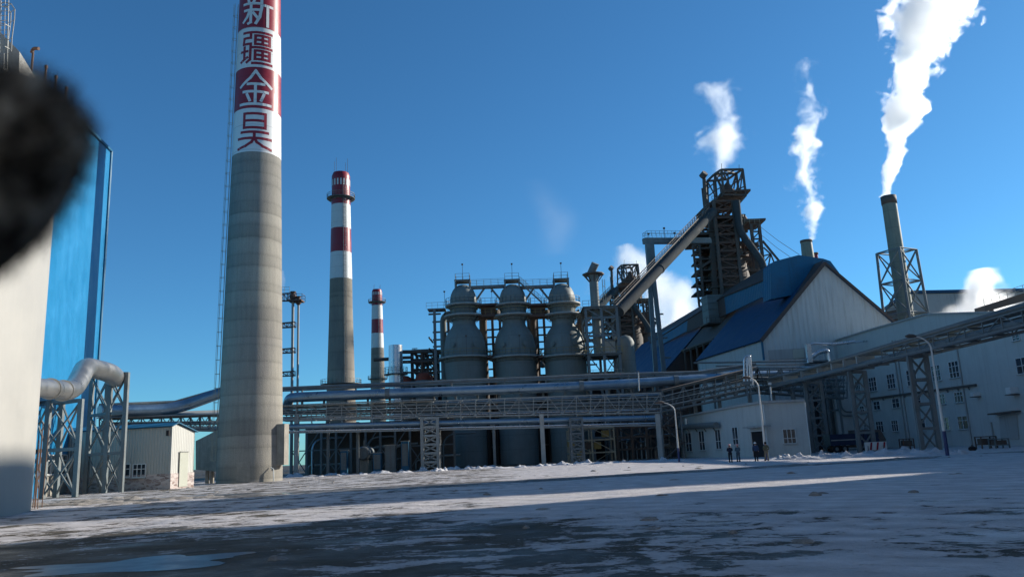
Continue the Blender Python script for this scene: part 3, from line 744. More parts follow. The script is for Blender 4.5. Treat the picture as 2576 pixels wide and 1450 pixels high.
# ================================================================== hot stoves
YS = 150
def lathe_px(pr, n=48, off=0):
    return [(pr.r(z) + off, z) for z, _ in pr.p]
ST = [(1165, 0), (1289, -1), (1412, -3)]
sx = []
slab = ['leftmost of three grey onion shaped stoves, nearest the red domes and pipe racks', 'middle one of the three grey onion shaped stoves', 'rightmost of three grey onion shaped stoves, its upper right side catching the sun']
for i, (px, dy) in enumerate(ST):
    X = XA(px, YS, ZA(0, YS, 745)); sx.append(X)
    prf = [(716 + dy, 6), (718 + dy, 24), (723 + dy, 40), (730 + dy, 52), (740 + dy, 61.5), (752 + dy, 67), (764 + dy, 68), (767 + dy, 66), (793, 65), (800, 60), (812, 58), (818, 59), (824, 66), (832, 78), (840, 87), (849, 94.5), (860, 100), (872, 103.5), (884, 106), (898, 107), (930, 104), (960, 101), (1000, 98), (1100, 97), (1164, 97)]
    pr = Prof(X, YS, prf)
    t = thing('hot_blast_stove', slab[i], 'stove', (X, YS, 0), 'hot blast stoves')
    MB().lathe((X, YS, 0), lathe_px(pr), 56).build('shell', 'stove', t)
    za, zb2, zc = ZA(X, YS, 767 + dy), ZA(X, YS, 794 + dy), ZA(X, YS, 899 + dy)
    for z, ro in ((za, 46), (zb2, 50), (zc, 67)):
        R_ = ro * DEP((X, YS, z)) / F; ri = pr.r(z) - .05
        MB().ring((X, YS, 0), ri, R_, z - .34, z, 40).build('ring_platform', 'steel_light', t)
        s = MB(); s.ring((X, YS, 0), ri, ri + .12, z - 1.0, z - .17, 40)
        for k in range(16):
            a = 2 * math.pi * k / 16; d = Vector((math.cos(a), math.sin(a), 0)); q = Vector((X, YS, z))
            s.beam(q + d * (R_ - .1) - Zv * .15, q + d * (ri + .05) - Zv * min(1.3, (R_ - ri) * .9), .09)
        s.build('bracket_ring', 'stove', t)
        MB().ringrail((X, YS, 0), R_ - .06, z, 1.15, 26, .055).build('railing', 'yellow_rail' if z != za else 'railing', t)
    zt_ = ZA(X, YS, 707 + dy); hw = 1.35
    m = MB()
    for ex in (-1, 1):
        for ey in (-1, 1): m.beam((X + ex * hw, YS + ey * hw, zt_), (X + ex * hw, YS + ey * hw, zt_ - 2.6), .28)
        m.beam((X + ex * hw, YS - hw, zt_ - .1), (X + ex * hw, YS + hw, zt_ - .1), .25)
        m.beam((X - hw, YS + ex * hw, zt_ - .1), (X + hw, YS + ex * hw, zt_ - .1), .25)
    m.box((X, YS, zt_), (3.1, 3.1, .12)); m.build('top_frame', 'steel', t)
    MB().rail([(X - hw, YS - hw, zt_), (X + hw, YS - hw, zt_), (X + hw, YS + hw, zt_), (X - hw, YS + hw, zt_), (X - hw, YS - hw, zt_)], 1.25, .05, 1.4).build('railing', 'railing', t)
    for (dx, dyy, zz, hh, kk) in ((.1, -hw, zt_, 3.0, 0), (-3.6, 0, za, 2.8, 1), (.6 if i == 0 else (.9 if i else .4), -5.0, zc, 3.4, 2)):
        if kk == 1 and i == 1: dx = -4.0
        p = Vector((X + dx, YS + dyy, zz)); m = MB().beam(p, p + Zv * hh, .07); m.box(p + Vector((0, -.1, hh)), (.34, .3, .26)); m.build('flood_lamp', 'steel_dark', t)
    # manhole and valve wheel on the belly
    for ph in (-32, 28):
        z = zc + 2.1; p, o = pr.pt(R(ph), z, 0), (pr.pt(R(ph), z, 1) - pr.pt(R(ph), z, 0))
        MB().tube([p - o * .1, p + o * .45], .38, 12).tube([p + o * .3, p + o * .4], .52, 12).build('manhole', 'stove', t)
    m = MB()
    for k in range(3):
        u = R(-28 + 12 * k); z0_, z1_ = ZA(X, YS - 5, 1008), ZA(X, YS - 5, 997)
        m.add([pr.pt(u - .05, z0_, .04), pr.pt(u + .05, z0_, .04), pr.pt(u + .05, z1_, .04), pr.pt(u - .05, z1_, .04)], [(0, 1, 2, 3)])
    m.build('painted_mark', 'steel_light', t)
# decks joining the stoves
t = thing('stove_walkway', 'high steel walkway bridging the domes of the three grey stoves, with railings and a stair', 'walkway', (sx[1], YS, 0))
for i in (0, 1):
    a, b = sx[i], sx[i + 1]; d1, d2 = (0, -1) if i == 0 else (-1, -3)
    z = ZA((a + b) / 2, YS, 719); m = MB(); m.box(((a + b) / 2, YS, z - .2), (b - a - 2.6, 1.3, .5)); m.build('bridge_deck', 'steel', t)
    m = MB()
    for yy in (-.6, .6): m.rail([(a + 1.3, YS + yy, z), (b - 1.3, YS + yy, z)], 1.25, .05, 1.3)
    m.build('railing', 'railing', t)
    m = MB(); m.beam((a + 4.2, YS, z - .3), (a + 2.3, YS, z - 2.9), .36); m.beam((b - 4.2, YS, z - .3), (b - 2.3, YS, z - 2.9), .36); m.build('strut', 'steel', t)
    zl_, zh_ = ZA((a + b) / 2, YS, 792), ZA((a + b) / 2, YS, 771); MB().box(((a + b) / 2, YS + .6, (zl_ + zh_) / 2), (b - a - 6.6, 2.2, zh_ - zl_)).build('valve_housing', 'rust', t)
    for py, dd, rr_ in ((767, 3.2, 'railing'), (794, 3.8, 'yellow_rail'), (899, 3, 'yellow_rail')):
        z = ZA((a + b) / 2, YS, py); w_ = b - a - (6.2 if py != 899 else 9.2); y0 = YS - (1.4 if py != 899 else 3.6)
        m = MB(); m.box(((a + b) / 2, YS + (0 if py != 899 else -1.8), z - .14), (w_ + .6, 3.2, .5 if py != 767 else .4)); m.build('link_deck', 'rust', t)
        MB().rail([((a + b) / 2 - w_ / 2, y0, z), ((a + b) / 2 + w_ / 2, y0, z)], 1.15, .06, 1.1).build('railing', rr_, t)
z0_, z1_ = ZA(sx[1], YS, 714), ZA(sx[2] - 4, YS, 764)
a, b = Vector((sx[1] + 1.5, YS - 1.2, z0_)), Vector((sx[2] - 3.9, YS - 1.4, z1_))
m = MB(); m.beam(a, b, .9, .22); m.build('stair', 'steel', t)
m = MB(); m.rail([a + Vector((0, -.4, 0)), b + Vector((0, -.4, 0))], 1.1, .05, .9); m.rail([a + Vector((0, .4, 0)), b + Vector((0, .4, 0))], 1.1, .05, .9); m.build('railing', 'railing', t)

# steel frame behind / beside the stoves
t = thing('support_steelwork', 'tall grey steel frame standing behind and beside the three stoves', 'steel frame', (sx[1], 157, 0))
for px, top, Y, w_ in ((1096, 776, 150, .5), (1131, 790, 157, .45), (1213, 795, 157, 1.0), (1243, 795, 157, 1.5), (1262, 800, 157, .35), (1334, 795, 157, .9), (1356, 800, 157, 1.3), (1374, 800, 157, .4), (1462, 780, 157, .8), (1480, 780, 157, .5), (1096, 800, 157, .45)):
    X = XA(px, Y, 18); MB().beam((X, Y, 0), (X, Y, ZA(X, Y, top)), w_, .5).build('column', 'steel_dark' if Y > 150 else 'steel', t)
m = MB(); xa, xb = XA(1090, 157, 20), XA(1500, 157, 20)
for py in (800, 826, 845, 862, 880, 899, 925, 950, 1000, 1040, 1080, 1120):
    z = ZA(sx[1], 157, py); m.beam((xa, 157, z), (xb, 157, z), .35, .3)
for py in (780, 790): z = ZA(xa, 150, py); m.beam((xa, 150, z), (sx[0] - 4.4, 150, z), .3)
for py in (848, 876, 905, 940): z = ZA(xa, 150, py); m.beam((xa, 150, z), (xa, 157, z), .25)
m.build('beam', 'steel_dark', t)
m = MB().box((xa + 1.5, 151.5, ZA(xa, 150, 777)), (3.4, 3, .2)); m.build('side_platform', 'steel', t)
z = ZA(xa, 150, 777) + .1; MB().rail([(xa - .4, 150, z), (xa + 4, 150, z)], 1.15, .05, 1.2).build('railing', 'railing', t)
for j, (px, r_) in enumerate(((1117, .75), (1219, .8), (1344, .8), (1464, .75))):
    X = XA(px, 154.5, 20); z = ZA(X, 154.5, 792); m = MB()
    m.tube(arc([(X, 154.5, 0), (X, 154.5, z), (X + 3.2, 153, z + .1)]), r_ * .85, 16); m.build('hot_air_pipe', 'stove' if j == 0 else 'steel_dark', t)
for px in (1166, 1290, 1412):
    X = XA(px, 159, 10); 
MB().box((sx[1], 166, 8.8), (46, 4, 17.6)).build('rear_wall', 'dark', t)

# stack beside the stoves with crown platform and tilting hood
def frame_tower(t, px0, px1, Y, dY, rows, m='steel', w=.35, nx=2, brace=True, zref=15):
    """columns + floors seen between two picture columns; rows = picture rows of the floors, top first"""
    xs_ = [XA(px0 + (px1 - px0) * i / (nx - 1), Y, zref) for i in range(nx)]; zt_ = ZA(xs_[0], Y, rows[0])
    for x in xs_:
        for y in (Y, Y + dY): MB().beam((x, y, 0), (x, y, zt_), w).build('column', m, t)
    lat = MB(); prev = None
    for py in rows:
        z = ZA(xs_[0], Y, py)
        for y in (Y, Y + dY): lat.beam((xs_[0], y, z), (xs_[-1], y, z), w * .8)
        for x in xs_: lat.beam((x, Y, z), (x, Y + dY, z), w * .8)
        if brace and prev is not None:
            for a, b in zip(xs_, xs_[1:]):
                if random.random() < .8: lat.beam((a, Y, prev), (b, Y, z), w * .4)
                if random.random() < .6: lat.beam((b, Y + dY, prev), (a, Y + dY, z), w * .4)
        prev = z
    lat.build('lattice', m, t)
    return xs_
YV = 145
t = thing('vent_stack', 'grey vent stack right of the stoves with a crown platform and a tilted hood', 'stack', B(1512, YV))
X = XA(1506, YV, 18); zs0, zs1 = ZA(X, YV, 893), ZA(X, YV, 690)
MB().lathe((X, YV, 0), [(.82, zs0), (.82, zs1 - 1), (.95, zs1)], 24).build('pipe', 'stove', t)
MB().ring((X, YV, 0), .8, 2.05, zs1 - .1, zs1 + .15, 8).build('crown_platform', 'steel_dark', t)
m = MB()
for k in range(8):
    a = 2 * math.pi * k / 8; d = Vector((math.cos(a), math.sin(a), 0)); q = Vector((X, YV, zs1)); m.beam(q + d * 1.9, q + d * .8 - Zv * 1.4, .16)
m.build('bracket_ring', 'steel_dark', t)
m = MB().tube([(X - .5, YV + .3, zs1 + .1), (X + .5, YV - .5, zs1 + 2.0)], .72, 20, cap=False); m.tube([(X + .46, YV - .46, zs1 + 1.9), (X + .5, YV - .5, zs1 + 2.0)], .74, 20); m.build('tilted_hood', 'steel', t)
m = MB(); m.ladder((X + 1.6, YV, zs0 + 8), (X + 1.6, YV, zs1 - 1), (0, 1, 0), .5, True, (1, 0, 0), .6, .03); m.build('ladder', 'railing', t)
t = thing('valve_platform_frame', 'multi storey steel platform frame carrying the vent stack right of the stoves', 'steel frame', B(1530, 147))
xs_ = frame_tower(t, 1483, 1562, 143, 7, (775, 800, 845, 893, 950, 1000, 1050, 1100), 'steel', .45, 3)
for py, rr_ in ((775, 'railing'), (893, 'yellow_rail'), (950, 'railing')):
    z = ZA(xs_[0], 143, py) + .2; MB().box(((xs_[0] + xs_[-1]) / 2, 146.5, z), (xs_[-1] - xs_[0] + 1, 8, .15)).build('floor', 'steel', t)
    MB().rail([(xs_[0] - .5, 142.6, z), (xs_[-1] + .5, 142.6, z)], 1.15, .06, 1.2).build('railing', rr_, t)
MB().box((xs_[1] + 1.2, 147, ZA(xs_[0], 143, 893) + 1.5), (2.4, 3, 2.4)).build('cabinet', 'steel_light', t)
# pressure vessel right of that
Y = 152; X = XA(1580, Y, 14); pr = Prof(X, Y, [(843, 10), (846, 26), (853, 38), (862, 44), (880, 45), (1100, 46)])
t = thing('gas_washer_vessel', 'grey domed pressure vessel at the foot of the long inclined tube', 'vessel', (X, Y, 0))
MB().lathe((X, Y, 0), lathe_px(pr), 32).build('shell', 'stove', t)
MB().ring((X, Y, 0), pr.r(10), pr.r(10) + .15, ZA(X, Y, 945), ZA(X, Y, 941), 32).build('flange', 'stove', t)

# red topped vessels and dark pipe rack left of the stoves
YR = 160
t = thing('pipe_rack', 'dark steel pipe rack with red valve pipes between the small chimney and the stoves', 'pipe rack', B(1060, YR))
frame_tower(t, 1038, 1094, YR, 8, (882, 905, 930, 955, 1000), 'steel_dark', .6, 3)
frame_tower(t, 982, 1000, YR - 3, 6, (888, 930, 965, 1000), 'steel', .45, 2)
for a, b, py, w_ in ((940, 985, 904, .55), (985, 1040, 900, .5), (985, 1110, 885, .6), (1000, 1100, 910, .5), (975, 1100, 937, .3)):
    A, B_ = P(a, py, YR - 2), P(b, py - 2, YR - 2); MB().tube([A, B_], w_ / 2 * 1.3, 10).build('pipe', 'steel_dark', t)
for px in (1002, 1062):
    A = P(px, 945, YR - 2); MB().tube([A, A + Zv * 4.5], .28, 10).build('riser', 'rust', t)
for px, y1_ in ((1043, 876), (1073, 879)):
    A = P(px, 884, YR); m = MB().beam(A, Vector((A.x, A.y, ZA(A.x, A.y, y1_))), .12); m.box((A.x, A.y, ZA(A.x, A.y, y1_)), (1.1, .3, .16)); m.build('lamp_post', 'steel', t)
for i, (px, wd, top) in enumerate(((1018, 38, 944), (1068, 44, 936))):
    X = XA(px, YR - 2, 12); z = ZA(X, YR - 2, top); r = wd / 2 * DEP((X, YR, z)) / F
    o = thing('red_dome_vessel', ('smaller red domed vessel below the pipe rack, nearer the silver tank', 'larger red domed vessel below the pipe rack, nearer the stoves')[i], 'vessel', (X, YR - 2, 0), 'red domed vessels')
    MB().lathe((X, YR - 2, 0), [(r, 0), (r, z - 1.6)], 28).build('shell', 'steel', o)
    MB().lathe((X, YR - 2, 0), [(r, z - 1.6), (r * .98, z - 1), (r * .85, z - .45), (r * .5, z - .1), (.2, z)], 28).build('dome', 'reddome', o)
X = XA(996, 150, 15); pr = Prof(X, 150, [(868, 34), (905, 35), (960, 36), (1050, 37)])
t = thing('silver_tank', 'upright silver cylinder tank right behind the smallest chimney', 'tank', (X, 150, 0))
MB().lathe((X, 150, 0), lathe_px(pr), 32).build('shell', 'silver', t)
MB().ring((X, 150, 0), pr.r(14), pr.r(14) + .9, ZA(X, 150, 942), ZA(X, 150, 940), 24).build('ring_platform', 'steel', t)
MB().ringrail((X, 150, 0), pr.r(14) + .85, ZA(X, 150, 940), 1.2, 18, .06).build('railing', 'railing', t)

# ================================================================== long pipe bridge in front of the plant
YB = 118
def bz(px, py, Y=YB): return P(px, py, Y)
t = thing('pipe_bridge', 'long steel truss bridge carrying cable trays and pipes across the front of the stoves', 'pipe bridge', B(1200, YB))
NB = 26
a0, a1, b0, b1 = bz(706, 1056), bz(1662, 1036, 124), bz(706, 1022), bz(1662, 987, 124)
dv = Vector((0, 3.0, 0))
lat = MB()
for o in (Vector((0, 0, 0)), dv):
    lat.truss(a0 + o, a1 + o, b0 + o, b1 + o, NB, .13)
for i in range(NB + 1):
    lat.beam(a0.lerp(a1, i / NB), a0.lerp(a1, i / NB) + dv, .15); lat.beam(b0.lerp(b1, i / NB), b0.lerp(b1, i / NB) + dv, .15)
lat.build('truss', 'steel_light', t)
for k in (.22, .42, .6, .78):
    A, B_ = a0.lerp(b0, k), a1.lerp(b1, k); m = MB()
    m.beam(A + Vector((0, -.12, 0)), B_ + Vector((0, -.12, 0)), .09); m.build('handrail', 'steel_light', t)
    MB().box((A + B_ + dv) / 2, ((B_ - A).length, 1.6, .12), math.atan2((B_ - A).y, (B_ - A).x)).build('cable_tray', 'steel', t)
for k, r_, m_ in ((.12, .16, 'silver'), (.5, .22, 'steel'), (.88, .15, 'pipe')):
    for oy in (.8, 2.1):
        A, B_ = a0.lerp(b0, k) + Vector((0, oy, 0)), a1.lerp(b1, k) + Vector((0, oy, .1)); MB().tube([A, B_], r_, 8).build('service_pipe', m_, t)
MB().tube([bz(712, 1073), bz(1664, 1049, 124)], .42, 14).build('insulated_pipe', 'pipe', t)
MB().tube([bz(712, 1084), bz(1664, 1063, 124)], .15, 8).build('lower_pipe', 'silver', t)
m = MB().beam(bz(712, 1088), bz(1664, 1068, 124), .14, .2); 
for i in range(14): 
    p = bz(712, 1088).lerp(bz(1664, 1068, 124), i / 13); q = a0.lerp(a1, i / 13); m.beam(p, q, .16)
m.build('hanger_rail', 'steel_light', t)
# corrugated cover over the left half
m = MB(); A, B_ = bz(712, 1020), bz(1090, 1004, 120)
n = 90
for i in range(n):
    p, q = A.lerp(B_, i / n), A.lerp(B_, (i + .55) / n); m.beam(p + Vector((0, -.5, .05)), p + Vector((0, 3.4, .35)), .12, .1)
m.quad(A + Vector((0, -.5, 0)), B_ + Vector((0, -.5, 0)), B_ + Vector((0, 3.4, .3)), A + Vector((0, 3.4, .3)), .06)
m.build('corrugated_cover', 'steel_light', t)
# big clad pipe and the thinner one above
t2 = thing('clad_main_pipe', 'very long shiny blue grey clad pipe running above the truss bridge', 'pipe', bz(1200, 975))
pp = arc([bz(716, 1035, 121), bz(728, 1000, 119), bz(750, 998, 119), bz(1462, 971, 124), bz(1760, 953, 128), bz(2060, 932, 136)], 6)
MB().tube(pp, [.70 + .1 * i / len(pp) for i in range(len(pp))], 26).build('pipe_run', 'pipe', t2)
for px, py, Y in ((1462, 971, 124), (975, 989.5, 120.6), (1700, 957, 127)):
    c = bz(px, py, Y); MB().tube([c - Vector((.35, 0, 0)), c + Vector((.35, .02, 0))], .86, 24).build('flange', 'steel', t2)
m = MB()
for i in range(18):
    px = 760 + i * 55; Y = 119 + (px - 750) / 1010 * 9; py = 998 - (px - 750) / 1010 * 45; c = P(px, py, Y); m.beam(c - Zv * .6, c - Zv * 1.6, .3); 
    m.build('pipe_support', 'steel', t2); m = MB()
t3 = thing('upper_pipe', 'thin dark pipe on short stands above the long clad pipe', 'pipe', bz(1200, 958))
pl = [bz(706, 976, 120), bz(1480, 944, 125), bz(1760, 935, 129), bz(1900, 915, 130)]
MB().tube(pl, .24, 12).build('pipe_run', 'steel', t3); MB().tube([p + Vector((0, .9, -.25)) for p in pl], .18, 10).build('second_pipe', 'pipe', t3)
for px in (760, 895, 1035, 1135, 1268, 1372, 1480, 1580):
    Y = 120 + (px - 706) / 774 * 5; py = 976 - (px - 706) / 774 * 32; c = P(px, py, Y); MB().beam(c, c - Zv * 1.5, .3, .2).build('stand', 'steel', t3)
# legs of the bridge
def leg(px, Y, top, w, m='steel_light'):
    p = B(px, Y); z = ZA(p.x, Y, top); return MB().beam(p, p + Zv * z, w).build('leg', m, t)
for px in (745, 1368, 1662): leg(px, 118.5, 1040, .62)
for px in (825, 900, 1245): leg(px, 121.5, 1060, .4, 'steel')
for k, (px0, px1, Y) in enumerate(((1063, 1103, 119), (1440, 1470, 121))):
    z = ZA(XA(px0, Y), Y, 1050)
    trestle(px0, px1, Y, z, 'trestle', ('latticed steel trestle with crossed braces carrying the long bridge left of the stove shells', 'narrow latticed trestle carrying the long bridge under the rightmost stove')[k], 'steel_light' if k == 0 else 'steel', 2.2, 6, 'trestles under the long pipe bridge', .45 if k == 0 else .3)

# bridge continuing left of the chimney, roofed with sheet
t = thing('covered_walkway', 'roofed truss walkway behind the corrugated hut, left of the tall chimney', 'walkway', B(430, 108))
a0, a1, b0, b1 = bz(250, 1077, 106), bz(552, 1082, 114), bz(250, 1052, 106), bz(552, 1042, 114)
lat = MB()
for o in (0, 3): lat.truss(a0 + Vector((0, o, 0)), a1 + Vector((0, o, 0)), b0 + Vector((0, o, 0)), b1 + Vector((0, o, 0)), 12, .14)
lat.build('truss', 'steel', t)
MB().quad(b0 + Vector((-.2, -.6, .1)), b1 + Vector((.2, -.6, .1)), b1 + Vector((.2, 3.5, .9)), b0 + Vector((-.2, 3.5, .9)), .1).build('roof', 'steel_light', t)
for k in (.3, .6): MB().beam(a0.lerp(b0, k) - Vector((0, .1, 0)), a1.lerp(b1, k) - Vector((0, .1, 0)), .1).build('handrail', 'steel_light', t)
for k in (.15, .5): 
    MB().tube([a0.lerp(b0, k) + Vector((0, 1, 0)), a1.lerp(b1, k) + Vector((0, 1, 0))], .25, 8).build('service_pipe', 'pipe', t)
for px in (330, 548): p = B(px, 110); MB().beam(p, p + Zv * ZA(p.x, 110, 1085), .4).build('leg', 'steel', t)
t = thing('bent_clad_pipe', 'blue grey clad pipe that climbs towards the back of the tall chimney', 'pipe', bz(440, 1020, 112))
MB().tube(arc([bz(250, 1033, 104), bz(440, 1029, 112), bz(560, 985, 114), bz(640, 960, 116)]), .8, 22).build('pipe_run', 'pipe', t)
MB().tube([bz(250, 1018, 104), bz(440, 1010, 112), bz(552, 978, 114), bz(640, 966, 116)], .22, 10).build('upper_pipe', 'steel', t)
m = MB()
for px, py, Y in ((335, 1017, 108), (412, 1014, 111), (470, 1004, 113)):
    c = bz(px, py, Y); m.beam(c, c - Zv * 1.2, .25); m.build('pipe_support', 'steel', t); m = MB()
# sloping concrete duct between hut and chimney
t = thing('flue_duct', 'raised concrete flue duct sloping up into the left side of the tall chimney', 'duct', B(520, 92))
q = [P(492, 1180, 93), P(550, 1185, 92), P(552, 1078, 92), P(492, 1108, 93)]
MB().prism(q, (0, 3.2, 0)).build('channel', 'concrete_plain', t)
for px in (521, 533): p = B(px, 94); MB().beam(p, p + Zv * 1.6, .35).build('pillar', 'concrete_plain', t)

# ================================================================== dark equipment zone under the bridge
rnd = random.Random(11)
t = thing('pump_hall', 'low dark open sided hall behind the bridge legs, left of the stoves', 'hall', B(930, 134))
xa, xb = XA(735, 134), XA(1145, 134); zr = ZA(xa, 134, 1075)
MB().box(((xa + xb) / 2, 140.5, zr / 2), (xb - xa - 1, .4, zr)).build('rear_wall', 'steel_dark', t)
MB().box(((xa + xb) / 2, 137, zr + .2), (xb - xa, 8, .3)).build('roof', 'steel_dark', t)
m = MB()
for i in range(12):
    x = xa + (xb - xa) * i / 11; MB().beam((x, 133.5, 0), (x, 133.5, zr), .35).build('column', 'steel', t)
    if i < 11:
        x2 = xa + (xb - xa) * (i + 1) / 11
        if i % 3 != 1: m.beam((x, 133.5, .2), (x2, 133.5, zr * .5), .14); m.beam((x2, 133.5, .2), (x, 133.5, zr * .5), .14)
        if i % 2: m.beam((x, 133.5, zr * .5), (x2, 133.5, zr - .3), .14)
        m.beam((x, 133.5, zr * .5), (x2, 133.5, zr * .5), .18); m.beam((x, 133.5, zr - .15), (x2, 133.5, zr - .15), .25)
m.build('bracing', 'steel', t)
for i in range(9):
    x = rnd.uniform(xa + 2, xb - 2); z = rnd.uniform(1, zr - 1.2); l = rnd.uniform(2, 7); MB().tube(arc([(x, 136, 0), (x, 136, z), (x + l, 136.4, z)]), rnd.uniform(.1, .28), 8).build('pipe', rnd.choice(['steel', 'pipe', 'steel_light']), t)
# horizontal tank end
c = P(912, 1139, 124); t = thing('horizontal_drum', 'grey horizontal drum with its round end facing the yard, under the bridge', 'drum', flat(c))
MB().tube([c, c + Vector((0, .25, 0)), c + Vector((0, 5, 0))], [.85, 1.05, 1.05], 28).build('shell', 'steel', t)
for oy in (1, 4): MB().box((c.x, c.y + oy, c.z / 2 - .4), (1.3, .3, c.z - .5)).build('saddle', 'concrete_plain', t)
MB().beam(c + Vector((0, 1.5, 1)), c + Vector((0, 1.5, 2.0)), .3).build('nozzle', 'steel', t)
cabs = [(866, 1120, 16, 48, 'blue_wall', 'tall blue grey cabinet under the bridge, beside the horizontal drum'), (983, 1105, 26, 55, 'steel', 'wide grey equipment cabinet with dark lettering plate under the bridge'), (950, 1140, 20, 40, 'blue_wall', 'small blue cabinet standing at the snow under the bridge'), (1020, 1130, 18, 62, 'blue_wall', 'slim tall blue cabinet just left of the latticed trestle')]
for px, py, wd, hh, m_, lab in cabs:
    p = B(px, 123); z = 123 * .0005 * hh * 1.15; wv = wd * .062
    o = thing('equipment_cabinet', lab, 'cabinet', p, 'cabinets under the bridge')
    MB().box(p + Zv * z / 2, (wv, 1, z)).build('housing', m_, o); MB().box(p + Vector((0, -.55, z * .55)), (wv * .8, .06, z * .75)).build('door_panel', 'steel', o)
    MB().box(p + Zv * (z + .06), (wv + .2, 1.2, .1)).build('roof_cap', 'steel_light', o)
# braced yellow-grey frame at the foot of the third stove
t = thing('maintenance_scaffold', 'dull ochre braced steel scaffold in the shade below the vent stack', 'scaffold', B(1500, 128))
frame_tower(t, 1432, 1545, 130, 5, (1078, 1108, 1140, 1170), 'railing', .26, 3, True, 3)
for i in range(5):
    x = XA(1440 + i * 22, 132); MB().box((x, 133, rnd.uniform(1, 5)), (1.2, 1, 1.1)).build('crate', rnd.choice(['yellow_rail', 'steel_dark']), t)
# steel-work between vent frame and hut
t = thing('process_frame', 'dense dark grey steel process frame behind the left end of the white hut', 'steel frame', B(1620, 136))
frame_tower(t, 1552, 1700, 134, 8, (1050, 1075, 1100, 1130), 'steel_dark', .4, 5, True, 4)
frame_tower(t, 1560, 1690, 150, 6, (945, 960, 990, 1020, 1060), 'steel_dark', .4, 5, True, 8)
for i in range(12):
    x = XA(1555 + i * 12, 137); z = rnd.uniform(2, 8); MB().tube(arc([(x, 137, 0), (x, 137, z), (x + rnd.uniform(-3, 3), 136, z + .1)]), rnd.uniform(.1, .3), 8).build('pipe', rnd.choice(['steel', 'pipe', 'steel_light']), t)
MB().box((XA(1630, 145), 146, 5), (14, .4, 10)).build('rear_wall', 'steel_dark', t)
# row of upright condenser tubes seen just over the clad pipe
for i, px in enumerate((1497, 1510, 1553, 1566, 1580)):
    pass
# outside stair by the hut
t = thing('outside_stair', 'dark open steel stair zigzagging behind the first street lamp', 'stair', B(1690, 122))
p0 = B(1672, 122); m = MB()
for k in range(3):
    a, b = p0 + Zv * (k * 2.4), p0 + Vector((3.0, 0, (k + 1) * 2.4)) 
    if k % 2: a, b = p0 + Vector((3.0, .8, k * 2.4)), p0 + Vector((0, .8, (k + 1) * 2.4))
    m.beam(a, b, .8, .15); m.rail([a, b], 1, .05, .7)
    m.box((b.x, b.y, b.z), (1.2, 1.4, .1))
m.build('flights', 'steel_dark', t)
for dx in (0, 3): MB().beam(p0 + Vector((dx, .5, 0)), p0 + Vector((dx, .5, 7.4)), .22).build('post', 'steel', t)
